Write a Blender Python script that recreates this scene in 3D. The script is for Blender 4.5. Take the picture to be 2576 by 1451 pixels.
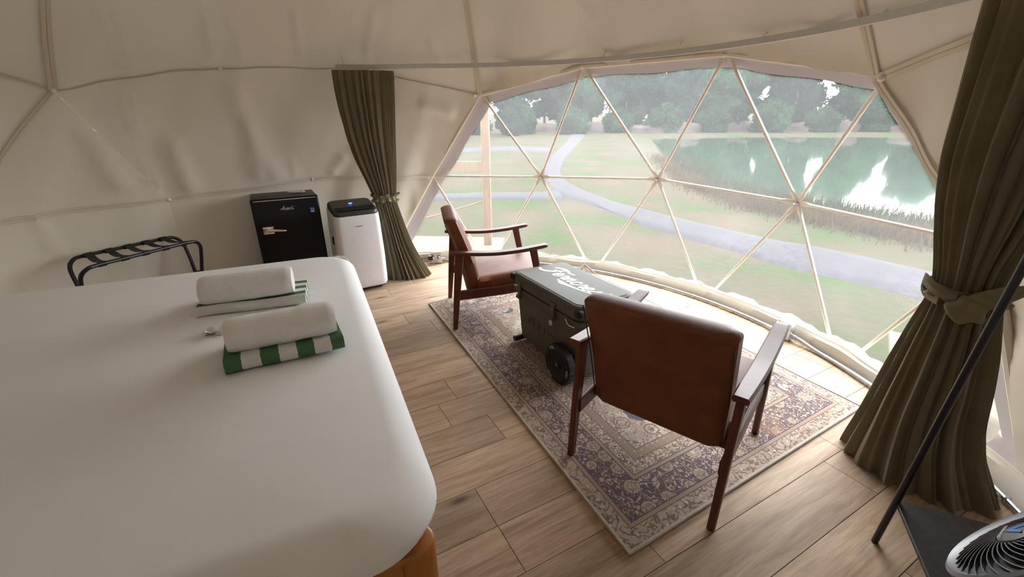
import bpy, bmesh, math, random
import numpy as np
from mathutils import Vector, Matrix
random.seed(7); np.random.seed(7)
sc = bpy.context.scene
for o in list(bpy.data.objects): bpy.data.objects.remove(o)
COL = sc.collection
PI = math.pi
def rad(a): return math.radians(a)

# ------------------------------------------------------------------ camera
cam_d = bpy.data.cameras.new('camera'); cam = bpy.data.objects.new('camera', cam_d); COL.objects.link(cam)
cam_d.sensor_width = 36.0; cam_d.lens = 15.448; cam_d.clip_start = 0.02; cam_d.clip_end = 500
_f = Vector((0.92571591, 0.096321, -0.36574899)); _r = Vector((0.10045986, -0.99491095, -0.00774719)); _u = Vector((0.3646339, 0.0295714, 0.93068128))
cam.matrix_world = Matrix(((_r.x, _u.x, -_f.x, -1.99744), (_r.y, _u.y, -_f.y, -0.78460), (_r.z, _u.z, -_f.z, 1.55722), (0, 0, 0, 1)))
sc.camera = cam
# ------------------------------------------------------------------ world: overcast sky
wd = bpy.data.worlds.new('overcast'); sc.world = wd; wd.use_nodes = True
bg = wd.node_tree.nodes['Background']; bg.inputs['Color'].default_value = (0.93, 0.965, 1.0, 1); bg.inputs['Strength'].default_value = 1.0
sun_d = bpy.data.lights.new('hazy_sky_front_offscreen', 'SUN'); sun_d.energy = 1.05; sun_d.angle = rad(65); sun_d.color = (1, .985, .97)
sun = bpy.data.objects.new('hazy_sky_front_offscreen', sun_d); COL.objects.link(sun); sun.rotation_euler = Vector((math.cos(rad(-28)) * math.cos(rad(36)), math.sin(rad(-28)) * math.cos(rad(36)), math.sin(rad(36)))).to_track_quat('Z', 'Y').to_euler(); sun.location = (18, -9, 20)
# ------------------------------------------------------------------ colour management
vs = sc.view_settings; vs.view_transform = 'Standard'; vs.look = 'None'; vs.gamma = 1.0; vs.use_curve_mapping = False; vs.exposure = 2.92
sc.cycles.max_bounces = 7; sc.cycles.diffuse_bounces = 5; sc.cycles.caustics_reflective = False; sc.cycles.caustics_refractive = False; sc.cycles.transparent_max_bounces = 16; sc.cycles.use_denoising = True

# ================================================================== helpers
class MB:
    """collects vertices and faces"""
    def __init__(s): s.v = []; s.f = []
    def add(s, vs_, fs):
        b = len(s.v); s.v += [tuple(v) for v in vs_]; s.f += [tuple(b + i for i in f) for f in fs]; return s
    def bm(s, bm, M=None):
        bm.verts.ensure_lookup_table(); bm.verts.index_update()
        s.add([(M @ v.co if M else v.co) for v in bm.verts], [[v.index for v in f.verts] for f in bm.faces]); bm.free(); return s
    def box(s, c, size, bevel=0.0, seg=2, M=None):
        bm = bmesh.new(); bmesh.ops.create_cube(bm, size=1)
        for v in bm.verts: v.co = Vector((v.co.x * size[0], v.co.y * size[1], v.co.z * size[2]))
        if bevel > 0: bmesh.ops.bevel(bm, geom=list(bm.edges), offset=bevel, segments=seg, profile=0.5, affect='EDGES')
        T = Matrix.Translation(Vector(c))
        return s.bm(bm, T @ M if M else T)
    def tube(s, pts, r, n=10, caps=True, closed=False):
        pts = [Vector(p) for p in pts]; m = len(pts)
        rr = r if isinstance(r, (list, tuple)) else [r] * m
        rings = []; up = None
        for i, p in enumerate(pts):
            if closed: t = pts[(i + 1) % m] - pts[i - 1]
            else: t = pts[min(i + 1, m - 1)] - pts[max(i - 1, 0)]
            t.normalize()
            if up is None:
                up = Vector((0, 0, 1)) if abs(t.z) < .9 else Vector((1, 0, 0))
            a = t.cross(up); 
            if a.length < 1e-6: a = t.cross(Vector((0, 1, 0)))
            a.normalize(); b = a.cross(t); up = b
            rings.append([p + (a * math.cos(2 * PI * k / n) + b * math.sin(2 * PI * k / n)) * rr[i] for k in range(n)])
        vs_ = [v for R in rings for v in R]; fs = []
        for i in range(m if closed else m - 1):
            j = (i + 1) % m
            for k in range(n): fs.append((i * n + k, i * n + (k + 1) % n, j * n + (k + 1) % n, j * n + k))
        if caps and not closed:
            fs.append(tuple(range(n - 1, -1, -1))); fs.append(tuple((m - 1) * n + k for k in range(n)))
        return s.add(vs_, fs)
    def lathe(s, prof, n=24, M=None):
        vs_ = []; fs = []; m = len(prof)
        for (r, z) in prof:
            for k in range(n):
                a = 2 * PI * k / n; v = Vector((r * math.cos(a), r * math.sin(a), z)); vs_.append(M @ v if M else v)
        for i in range(m - 1):
            for k in range(n): fs.append((i * n + k, i * n + (k + 1) % n, (i + 1) * n + (k + 1) % n, (i + 1) * n + k))
        if prof[0][0] > 1e-5: fs.append(tuple(range(n - 1, -1, -1)))
        if prof[-1][0] > 1e-5: fs.append(tuple((m - 1) * n + k for k in range(n)))
        return s.add(vs_, fs)
    def prism(s, poly, z0, z1, M=None):
        n = len(poly); vs_ = [Vector((x, y, z0)) for x, y in poly] + [Vector((x, y, z1)) for x, y in poly]
        if M: vs_ = [M @ v for v in vs_]
        fs = [tuple(range(n - 1, -1, -1)), tuple(range(n, 2 * n))] + [(i, (i + 1) % n, n + (i + 1) % n, n + i) for i in range(n)]
        return s.add(vs_, fs)
    def grid(s, P, closed_u=False):
        """P[i][j] -> quads"""
        m = len(P); n = len(P[0]); fs = []
        for i in range(m - 1):
            for j in range(n if closed_u else n - 1):
                k = (j + 1) % n; fs.append((i * n + j, i * n + k, (i + 1) * n + k, (i + 1) * n + j))
        return s.add([p for R in P for p in R], fs)
    def ribbon(s, pts, w, z=0.0, th=0.0):
        """flat brush stroke in the xy plane"""
        m = len(pts); L = []; R = []
        for i, p in enumerate(pts):
            a = pts[max(i - 1, 0)]; b = pts[min(i + 1, m - 1)]; dx, dy = b[0] - a[0], b[1] - a[1]; l = math.hypot(dx, dy) or 1
            ww = w[i] if isinstance(w, (list, tuple)) else w
            zz = z + i * .000012; L.append((p[0] - dy / l * ww / 2, p[1] + dx / l * ww / 2, zz)); R.append((p[0] + dy / l * ww / 2, p[1] - dx / l * ww / 2, zz))
        return s.grid([R, L])
    def mesh(s, name, smooth=True, angle=35):
        me = bpy.data.meshes.new(name); me.from_pydata([tuple(v) for v in s.v], [], s.f); me.validate(); me.update()
        if smooth:
            me.shade_smooth(); me.set_sharp_from_angle(angle=rad(angle))
        return me
    def build(s, name, mat, parent=None, loc=None, rot=None, smooth=True, angle=35):
        return obj(name, s.mesh(name, smooth, angle), mat, parent, loc, rot)
def obj(name, me, mat, parent=None, loc=None, rot=None):
    if mat is not None:
        if len(me.materials) == 0: me.materials.append(mat)
    o = bpy.data.objects.new(name, me); COL.objects.link(o)
    if parent is not None: o.parent = parent
    if loc is not None: o.location = loc
    if rot is not None: o.rotation_euler = rot
    return o
def empty(name, loc=(0, 0, 0), rz=0.0):
    o = bpy.data.objects.new(name, None); COL.objects.link(o); o.location = loc; o.rotation_euler = (0, 0, rz); o.empty_display_size = .1; return o
def tag(o, label=None, cat=None, group=None, kind=None):
    if label: o['label'] = label
    if cat: o['category'] = cat
    if group: o['group'] = group
    if kind: o['kind'] = kind
    return o
def cr(pts, n=8, closed=False):
    """Catmull-Rom through points of any dimension"""
    P = [np.array(p, float) for p in pts]; m = len(P); out = []
    for i in range(m if closed else m - 1):
        p0 = P[i - 1] if (i > 0 or closed) else 2 * P[0] - P[1]; p1 = P[i]; p2 = P[(i + 1) % m]
        p3 = P[(i + 2) % m] if (i + 2 < m or closed) else 2 * P[-1] - P[-2]
        for k in range(n):
            t = k / n; out.append(.5 * ((2 * p1) + (-p0 + p2) * t + (2 * p0 - 5 * p1 + 4 * p2 - p3) * t * t + (-p0 + 3 * p1 - 3 * p2 + p3) * t ** 3))
    if not closed: out.append(P[-1])
    return [tuple(p) for p in out]
def text_mesh(txt, size, extrude=0.0006, align='CENTER', shear=0.0, space=1.0):
    cu = bpy.data.curves.new('t', 'FONT'); cu.body = txt; cu.size = size; cu.extrude = extrude; cu.align_x = align; cu.align_y = 'CENTER'; cu.shear = shear; cu.space_character = space; cu.resolution_u = 3
    t = bpy.data.objects.new('t', cu); COL.objects.link(t); dg = bpy.context.evaluated_depsgraph_get(); dg.update()
    me = bpy.data.meshes.new_from_object(t.evaluated_get(dg)); bpy.data.objects.remove(t); bpy.data.curves.remove(cu); me.materials.clear(); return me
# vectorised value noise --------------------------------------------------
_tab = np.random.rand(64, 64, 64)
def vnoise(x, y, z):
    xi = np.floor(x).astype(int); yi = np.floor(y).astype(int); zi = np.floor(z).astype(int)
    fx, fy, fz = x - xi, y - yi, z - zi; fx = fx * fx * (3 - 2 * fx); fy = fy * fy * (3 - 2 * fy); fz = fz * fz * (3 - 2 * fz)
    def g(a, b, c): return _tab[(xi + a) % 64, (yi + b) % 64, (zi + c) % 64]
    def L(a, b, t): return a + (b - a) * t
    return L(L(L(g(0, 0, 0), g(1, 0, 0), fx), L(g(0, 1, 0), g(1, 1, 0), fx), fy), L(L(g(0, 0, 1), g(1, 0, 1), fx), L(g(0, 1, 1), g(1, 1, 1), fx), fy), fz) - .5

# ================================================================== materials
class NT:
    def __init__(s, name):
        s.m = bpy.data.materials.new(name); s.m.use_nodes = True; s.t = s.m.node_tree; s.t.nodes.clear()
        s.out = s.t.nodes.new('ShaderNodeOutputMaterial')
    def n(s, typ, **kw):
        nd = s.t.nodes.new(typ)
        for k, v in kw.items(): setattr(nd, k, v)
        return nd
    def put(s, nd, key, val):
        if val is None: return
        i = nd.inputs[key]
        if isinstance(val, bpy.types.NodeSocket): s.t.links.new(val, i)
        else:
            if i.type == 'RGBA' and len(val) == 3: val = (*val, 1)
            i.default_value = val
    def math(s, op, a, b=None, c=None, clamp=False):
        nd = s.n('ShaderNodeMath', operation=op); nd.use_clamp = clamp
        for k, v in enumerate((a, b, c)): s.put(nd, k, v)
        return nd.outputs[0]
    def mix(s, fac, a, b):
        nd = s.n('ShaderNodeMix', data_type='RGBA'); s.put(nd, 0, fac); s.put(nd, 6, a); s.put(nd, 7, b); return nd.outputs[2]
    def noise(s, vec=None, scale=5, detail=2, rough=.5, dist=0.0):
        nd = s.n('ShaderNodeTexNoise'); s.put(nd, 'Scale', scale); s.put(nd, 'Detail', detail); s.put(nd, 'Roughness', rough); s.put(nd, 'Distortion', dist)
        if vec is not None: s.put(nd, 'Vector', vec)
        return nd.outputs[0]
    def voro(s, vec=None, scale=5, rnd=1.0, feature='F1', out='Distance'):
        nd = s.n('ShaderNodeTexVoronoi', feature=feature); s.put(nd, 'Scale', scale); s.put(nd, 'Randomness', rnd)
        if vec is not None: s.put(nd, 'Vector', vec)
        return nd.outputs[out]
    def ramp(s, fac, stops):
        nd = s.n('ShaderNodeValToRGB'); el = nd.color_ramp.elements
        while len(el) < len(stops): el.new(.5)
        for e, (p, c) in zip(el, stops): e.position = p; e.color = (*c, 1) if len(c) == 3 else c
        s.put(nd, 0, fac); return nd.outputs[0]
    def coord(s, which='Object'):
        return s.n('ShaderNodeTexCoord').outputs[which]
    def mapping(s, vec, loc=(0, 0, 0), rot=(0, 0, 0), scale=(1, 1, 1)):
        nd = s.n('ShaderNodeMapping'); s.put(nd, 'Vector', vec); s.put(nd, 'Location', loc); s.put(nd, 'Rotation', rot); s.put(nd, 'Scale', scale); return nd.outputs[0]
    def bump(s, h, strength=.2, dist=.01):
        nd = s.n('ShaderNodeBump'); s.put(nd, 'Height', h); s.put(nd, 'Strength', strength); s.put(nd, 'Distance', dist); return nd.outputs[0]
    def bsdf(s, color, rough=.5, metal=0.0, spec=.5, normal=None, **kw):
        nd = s.n('ShaderNodeBsdfPrincipled'); s.put(nd, 'Base Color', color); s.put(nd, 'Roughness', rough); s.put(nd, 'Metallic', metal); s.put(nd, 'Specular IOR Level', spec)
        if normal is not None: s.put(nd, 'Normal', normal)
        for k, v in kw.items(): s.put(nd, k, v)
        return nd.outputs[0]
    def done(s, surf): s.t.links.new(surf, s.out.inputs['Surface']); return s.m
def plain(name, col, rough=.5, metal=0.0, spec=.5, var=.06, vscale=30, bump=0.0, bscale=200, **kw):
    t = NT(name); co = t.coord('Object'); n = t.noise(co, vscale, 3)
    c2 = tuple(min(1, c * (1 + var * 2)) for c in col); c1 = tuple(c * (1 - var * 2) for c in col)
    color = t.ramp(n, [(.3, c1), (.7, c2)])
    nm = t.bump(t.noise(co, bscale, 2), bump, .002) if bump else None
    return t.done(t.bsdf(color, rough, metal, spec, nm, **kw))
M = {}
def canvas_mat(name, col, trans):
    t = NT(name); co = t.coord('Object'); n = t.noise(co, 1.6, 4, .6)
    color = t.ramp(n, [(.25, tuple(c * .94 for c in col)), (.75, tuple(min(1, c * 1.04) for c in col))])
    weave = t.noise(co, 420, 1); nm = t.bump(weave, .12, .001)
    d = t.n('ShaderNodeBsdfDiffuse'); t.put(d, 'Color', color); t.put(d, 'Normal', nm)
    tr = t.n('ShaderNodeBsdfTranslucent'); t.put(tr, 'Color', color)
    mx = t.n('ShaderNodeMixShader'); t.put(mx, 0, trans); t.t.links.new(d.outputs[0], mx.inputs[1]); t.t.links.new(tr.outputs[0], mx.inputs[2])
    return t.done(mx.outputs[0])
M['canvas'] = canvas_mat('canvas', (.63, .578, .487), .014)
M['canvas_seam'] = canvas_mat('canvas_seam', (.66, .60, .50), .016)
M['border'] = canvas_mat('border_film', (.50, .45, .445), .02)
def vinyl():
    t = NT('clear_vinyl'); co = t.coord('Object')
    haze = t.ramp(t.noise(co, 1.3, 4, .6, .4), [(.35, (.042, .042, .042)), (.75, (.064, .064, .064))])
    a = t.n('ShaderNodeBsdfTransparent'); t.put(a, 'Color', (.96, .965, .97))
    b = t.n('ShaderNodeBsdfTranslucent'); t.put(b, 'Color', (.95, .95, .97))
    mx = t.n('ShaderNodeMixShader'); t.put(mx, 0, haze); t.t.links.new(a.outputs[0], mx.inputs[1]); t.t.links.new(b.outputs[0], mx.inputs[2])
    return t.done(mx.outputs[0])
M['vinyl'] = vinyl()
def wood_floor():
    t = NT('oak_plank'); geo = t.n('ShaderNodeNewGeometry').outputs['Position']; oi = t.n('ShaderNodeObjectInfo').outputs['Random']
    v = t.mapping(geo, rot=(0, 0, rad(55.4)))
    off = t.n('ShaderNodeCombineXYZ'); t.put(off, 0, t.math('MULTIPLY', oi, 37.0)); t.put(off, 1, t.math('MULTIPLY', oi, 91.0))
    ad = t.n('ShaderNodeVectorMath', operation='ADD'); t.put(ad, 0, v); t.put(ad, 1, off.outputs[0]); v = ad.outputs[0]
    g1 = t.noise(t.mapping(v, scale=(1.6, 16, 1)), 1.0, 5, .6, 1.2)
    g2 = t.noise(t.mapping(v, scale=(5, 90, 1)), 1.0, 3, .6, .5)
    broad = t.noise(t.mapping(v, scale=(1.1, 3.0, 1)), 1.0, 2, .5, .8)
    c = t.ramp(g1, [(.28, (.29, .18, .10)), (.5, (.47, .33, .21)), (.74, (.57, .42, .285))])
    c = t.mix(t.math('MULTIPLY', t.math('SUBTRACT', g2, .45, clamp=True), 1.6, clamp=True), c, (.17, .105, .06))
    c = t.mix(t.math('MULTIPLY', t.ramp(broad, [(.45, (0, 0, 0)), (.75, (1, 1, 1))]), .45), c, (.26, .165, .105))
    kn = t.voro(t.mapping(v, scale=(1.5, 3.6, 1)), 1.0, 1.0)
    c = t.mix(t.ramp(kn, [(.03, (.85, .85, .85)), (.085, (.25, .25, .25)), (.16, (0, 0, 0))]), c, (.07, .045, .03))
    tone = t.math('ADD', .86, t.math('MULTIPLY', oi, .26))
    hs = t.n('ShaderNodeHueSaturation'); t.put(hs, 'Value', tone); t.put(hs, 'Color', c); t.put(hs, 'Saturation', .92)
    nm = t.bump(g2, .12, .003)
    return t.done(t.bsdf(hs.outputs[0], .55, 0, .22, nm))
M['plank'] = wood_floor()
M['subfloor'] = plain('subfloor', (.06, .04, .025), .9)
def rug():
    t = NT('woven_rug'); uv = t.coord('UV'); sp = t.n('ShaderNodeSeparateXYZ'); t.put(sp, 0, uv); u, v = sp.outputs[0], sp.outputs[1]
    Lr, Wr = 2.687, 1.776
    d = t.math('MINIMUM', t.math('MINIMUM', u, t.math('SUBTRACT', Lr, u)), t.math('MINIMUM', v, t.math('SUBTRACT', Wr, v)))
    def band(a, b): return t.math('MULTIPLY', t.math('GREATER_THAN', d, a), t.math('LESS_THAN', d, b))
    def lt(x, y): return t.math('LESS_THAN', x, y)
    def line(scale, w, det=2, dist=1.2):
        return lt(t.math('ABSOLUTE', t.math('SUBTRACT', t.noise(uv, scale, det, .5, dist), .5)), w)
    cream, beige, tan, brown, navy, rust = (.56, .50, .44), (.41, .335, .275), (.30, .22, .165), (.13, .08, .065), (.045, .032, .06), (.23, .08, .055)
    wear = t.noise(uv, 4.5, 4, .65)
    # field
    f = t.mix(t.ramp(wear, [(.35, (0, 0, 0)), (.65, (1, 1, 1))]), tan, beige)
    f = t.mix(t.ramp(t.noise(uv, 9, 3, .6), [(.5, (0, 0, 0)), (.62, (.8, .8, .8))]), f, cream)
    med = t.voro(uv, 7.5, .55); f = t.mix(lt(t.math('ABSOLUTE', t.math('SUBTRACT', med, .34)), .03), f, brown)
    f = t.mix(lt(t.math('ABSOLUTE', t.math('SUBTRACT', med, .2)), .022), f, brown)
    f = t.mix(line(30, .022, 2, 2.0), f, brown); f = t.mix(line(17, .013, 1, 1.5), f, (.10, .06, .05))
    f = t.mix(t.math('MULTIPLY', lt(t.voro(uv, 60, 1), .2), .6), f, cream)
    f = t.mix(t.math('MULTIPLY', t.ramp(t.noise(uv, 2.2, 1), [(.58, (0, 0, 0)), (.66, (1, 1, 1))]), .3), f, (.33, .30, .30))
    # navy crescents woven into the field
    for (cx, cy, r, w, ox, oy) in ((.62, .62, .085, .02, .035, .03), (2.2, .55, .06, .013, .03, -.02), (1.55, 1.15, .07, .014, -.03, .03)):
        def dist(px, py): return t.math('SQRT', t.math('ADD', t.math('POWER', t.math('SUBTRACT', u, px), 2), t.math('POWER', t.math('SUBTRACT', v, py), 2)))
        jag = t.math('MULTIPLY', t.math('SUBTRACT', t.noise(uv, 60, 2), .5), .03)
        inside = t.math('MULTIPLY', lt(t.math('ADD', dist(cx, cy), jag), r), t.math('GREATER_THAN', t.math('ADD', dist(cx + ox, cy + oy), jag), r * .96))
        f = t.mix(inside, f, (.02, .025, .06))
    # borders
    z1 = t.mix(line(26, .05, 1, .6), beige, brown); z1 = t.mix(lt(t.voro(uv, 24, .4), .2), z1, cream); z1 = t.mix(line(55, .03, 1, .6), z1, tan)
    main = t.mix(t.ramp(t.noise(uv, 12, 2), [(.42, (0, 0, 0)), (.58, (1, 1, 1))]), navy, (.09, .045, .05))
    main = t.mix(lt(t.voro(uv, 34, .9), .27), main, beige); main = t.mix(line(24, .03, 1, 1.5), main, beige)
    ro = t.voro(uv, 9.5, .45)
    main = t.mix(lt(ro, .40), main, brown); main = t.mix(lt(ro, .37), main, beige)
    main = t.mix(lt(t.math('ABSOLUTE', t.math('SUBTRACT', ro, .25)), .03), main, tan); main = t.mix(t.math('MULTIPLY', lt(ro, .34), line(48, .05, 1, 1.5)), main, brown); main = t.mix(lt(ro, .09), main, (.5, .42, .32))
    rmask = t.math('MULTIPLY', t.ramp(t.noise(uv, 1.4, 1), [(.5, (0, 0, 0)), (.62, (1, 1, 1))]), t.math('MULTIPLY', t.math('GREATER_THAN', v, 1.1), lt(u, .6)))
    main = t.mix(t.math('MULTIPLY', rmask, .55), main, rust)
    z2 = t.mix(line(40, .06, 1, .8), beige, brown); z2 = t.mix(lt(t.voro(uv, 40, .4), .22), z2, cream)
    strip = t.mix(lt(t.voro(uv, 26, .3), .18), (.235, .16, .11), beige)
    c = f
    for a, b, col in ((.405, .425, z2), (.398, .405, brown), (.352, .398, strip), (.345, .352, brown), (.285, .345, z2), (.277, .285, brown), (.262, .277, tan), (.256, .262, navy), (.104, .256, main), (.098, .104, navy), (.082, .098, tan), (.077, .082, brown), (.012, .077, z1), (-1, .012, (.42, .38, .33))):
        c = t.mix(band(a, b), c, col)
    fine = t.noise(uv, 260, 2); c = t.mix(t.math('MULTIPLY', t.ramp(fine, [(.4, (0, 0, 0)), (.7, (1, 1, 1))]), .5), c, (.50, .43, .37))
    nm = t.bump(fine, .35, .003)
    return t.done(t.bsdf(c, .95, 0, .1, nm))
M['rug'] = rug()
M['rug_edge'] = plain('rug_binding', (.40, .36, .31), .95, bump=.4, bscale=500)
def darkwood(name, c0, c1, rough=.33, sx=(1, 1, 8)):
    t = NT(name); co = t.coord('Object'); g = t.noise(t.mapping(co, scale=(30, 30, 6)), 1.0, 4, .6, 1.0)
    return t.done(t.bsdf(t.ramp(g, [(.3, c0), (.7, c1)]), rough, 0, .5))
M['walnut'] = darkwood('reddish_wood', (.075, .018, .008), (.115, .032, .015), .45)
M['bedwood'] = darkwood('orange_varnished_wood', (.34, .115, .018), (.46, .175, .03), .3)
M['blackwood'] = darkwood('black_stained_wood', (.010, .010, .011), (.028, .028, .03), .5)
M['leather'] = plain('brown_leather', (.150, .046, .017), .46, spec=.4, var=.09, vscale=9, bump=.25, bscale=260)
def tanleather():
    return M['leather']
M['piping'] = plain('dark_piping', (.05, .015, .008), .5)
M['sheet'] = plain('white_cotton', (.85, .85, .86), .9, spec=.15, var=.01, vscale=3, bump=.06, bscale=300)
M['ticking'] = plain('cream_damask', (.66, .56, .38), .8, var=.12, vscale=40, bump=.3, bscale=60)
M['terry'] = plain('white_terry', (.87, .86, .86), 1.0, spec=.05, var=.012, vscale=60, bump=.9, bscale=420)
M['satin'] = plain('white_satin', (.82, .81, .79), .28, spec=.6, var=.02)
def stripes(name, axis, period, duty, phase):
    t = NT(name); co = t.coord('Object'); sp = t.n('ShaderNodeSeparateXYZ'); t.put(sp, 0, co)
    x = t.math('ADD', sp.outputs[axis], t.math('MULTIPLY', t.math('SUBTRACT', t.noise(co, 90, 2), .5), .006))
    s = t.math('FRACT', t.math('ADD', t.math('DIVIDE', x, period), phase))
    c = t.mix(t.math('LESS_THAN', s, duty), (.76, .75, .72), (.085, .185, .10))
    return t.done(t.bsdf(c, 1.0, 0, .05, t.bump(t.noise(co, 420, 2), .9, .002)))
M['metal'] = plain('galvanised_metal', (.58, .60, .62), .35, 1.0, var=.05)
M['chrome'] = plain('chrome', (.85, .85, .86), .12, 1.0, var=.01)
M['strut'] = plain('cream_painted_tube', (.66, .59, .50), .45, var=.02)
M['track'] = plain('white_aluminium', (.60, .60, .585), .45, var=.02)
M['white'] = plain('white_plastic', (.80, .80, .82), .35, var=.01)
M['offwhite'] = plain('offwhite_cap', (.82, .79, .75), .5, var=.02)
M['blackgloss'] = plain('black_gloss', (.010, .011, .014), .25, spec=.25, var=.02)
M['black'] = plain('black_plastic', (.014, .014, .016), .45, var=.05)
M['blacktop'] = plain('dark_grey_top', (.035, .032, .028), .4, var=.04)
M['rubber'] = plain('black_rubber', (.012, .012, .013), .65, var=.05)
M['webbing'] = plain('black_webbing', (.011, .011, .010), .85, var=.1, vscale=200)
M['polemetal'] = plain('black_powder_coat', (.013, .010, .016), .35, var=.03)
M['cooler'] = plain('olive_grey_rotomould', (.095, .097, .083), .6, spec=.25, var=.04, vscale=8, bump=.1, bscale=300)
M['cooler_latch'] = plain('olive_rubber_latch', (.09, .09, .075), .6, var=.02)
M['print_white'] = plain('white_print', (.80, .81, .80), .5, var=.01)
M['print_grey'] = plain('grey_print', (.22, .22, .23), .5, var=.01)
M['print_silver'] = plain('silver_badge', (.6, .6, .6), .3, .8, var=.01)
M['label_blue'] = plain('blue_label', (.02, .17, .50), .4, var=.02)
M['fan_grey'] = plain('grey_plastic_rim', (.16, .165, .185), .35, var=.02)
M['fan_hub'] = plain('dark_grey_hub', (.055, .06, .066), .4, var=.02)
def led():
    t = NT('blue_display'); e = t.n('ShaderNodeEmission'); t.put(e, 'Color', (.06, .12, 1.0)); t.put(e, 'Strength', 1.2); return t.done(e.outputs[0])
M['led'] = led()
def cloth():
    t = NT('olive_curtain_cloth'); co = t.coord('Object'); n = t.noise(co, 6, 3)
    col = t.ramp(n, [(.3, (.150, .128, .076)), (.7, (.178, .153, .094))])
    b = t.bsdf(col, .75, 0, .25, t.bump(t.noise(co, 500, 1), .15, .001), **{'Sheen Weight': .35, 'Sheen Roughness': .5})
    tr = t.n('ShaderNodeBsdfTranslucent'); t.put(tr, 'Color', (.20, .20, .11)); mx = t.n('ShaderNodeMixShader'); t.put(mx, 0, .10)
    t.t.links.new(b, mx.inputs[1]); t.t.links.new(tr.outputs[0], mx.inputs[2]); return t.done(mx.outputs[0])
M['cloth'] = cloth()
M['tie'] = plain('olive_tieback', (.19, .17, .10), .7, var=.05)
def ground_mat():
    t = NT('grass_ground'); co = t.coord('Object')
    a = t.noise(co, .55, 4, .6); b = t.noise(co, 6, 3, .6)
    c = t.ramp(a, [(.40, (.060, .047, .032)), (.52, (.048, .043, .025)), (.66, (.024, .048, .012))])
    c = t.mix(t.math('MULTIPLY', t.ramp(b, [(.45, (0, 0, 0)), (.7, (1, 1, 1))]), .45), c, (.056, .047, .033))
    return t.done(t.bsdf(c, 1.0, 0, .05, t.bump(b, .6, .05)))
M['ground'] = ground_mat()
M['asphalt'] = plain('grey_gravel_path', (.047, .044, .050), .95, spec=.1, var=.08, vscale=9, bump=.5, bscale=60)
def water():
    t = NT('pond_water'); co = t.coord('Object'); nm = t.bump(t.noise(t.mapping(co, scale=(1, 1, 1)), 1.1, 2), .02, .05)
    return t.done(t.bsdf((.028, .05, .03), .05, 0, .5, nm))
M['water'] = water()
M['bark'] = plain('bark', (.09, .07, .05), .95, var=.1)
def leafm(name, c):
    t = NT(name); co = t.coord('Object'); n = t.noise(co, .5, 3); nf = t.noise(co, 4.0, 2)
    col = t.ramp(t.math('ADD', t.math('MULTIPLY', n, .6), t.math('MULTIPLY', nf, .4)), [(.3, tuple(x * .65 for x in c)), (.7, tuple(x * 1.3 for x in c))])
    d = t.n('ShaderNodeBsdfDiffuse'); t.put(d, 'Color', col); tr = t.n('ShaderNodeBsdfTranslucent'); t.put(tr, 'Color', col); mx = t.n('ShaderNodeMixShader'); t.put(mx, 0, .3)
    t.t.links.new(d.outputs[0], mx.inputs[1]); t.t.links.new(tr.outputs[0], mx.inputs[2]); return t.done(mx.outputs[0])
M['leaf0'] = leafm('leaves_dark', (.015, .036, .022)); M['leaf1'] = leafm('leaves_mid', (.025, .052, .026)); M['leaf2'] = leafm('leaves_blue', (.019, .042, .034))
M['reed'] = leafm('dry_reeds', (.085, .064, .042)); M['reed_green'] = leafm('green_reeds', (.04, .048, .024))
M['redbank'] = plain('reddish_bank', (.055, .037, .031), .95, var=.2, vscale=.6)
M['deckwood'] = darkwood('pale_deck_wood', (.135, .085, .046), (.185, .122, .070), .8)
M['whiteflap'] = canvas_mat('pale_canvas', (.62, .58, .49), .05)

# ================================================================== the dome
R0, HZ = 3.0, 0.425
_lat = math.atan(.5)
def nz(v): return v / np.linalg.norm(v)
U = [np.array([math.cos(_lat) * math.cos(rad(72 * i)), math.cos(_lat) * math.sin(rad(72 * i)), math.sin(_lat)]) for i in range(5)]
Lw = [np.array([math.cos(_lat) * math.cos(rad(72 * i + 36)), math.cos(_lat) * math.sin(rad(72 * i + 36)), -math.sin(_lat)]) for i in range(5)]
TOP = np.array([0, 0, 1.])
N = {'T': TOP}
for i in range(5):
    u, u1, l, lm = U[i], U[(i + 1) % 5], Lw[i], Lw[(i - 1) % 5]
    N['U', i] = u; N['E1', i] = nz(2 * u + u1); N['E2', i] = nz(u + 2 * u1)
    N['R', i] = nz(2 * u + l); N['Lf', i] = nz(2 * u + lm); N['C', i] = nz(u + u1 + l)
    N['BR', i] = nz(u + 2 * l); N['BL', i] = nz(u + 2 * lm); N['BC', i] = nz(u + l + lm)
    N['A1', i] = nz(2 * u + TOP); N['A2', i] = nz(u + 2 * TOP); N['M', i] = nz(u + u1 + TOP)
def nd(k, R=R0): return Vector(N[k] * R) + Vector((0, 0, HZ))
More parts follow.
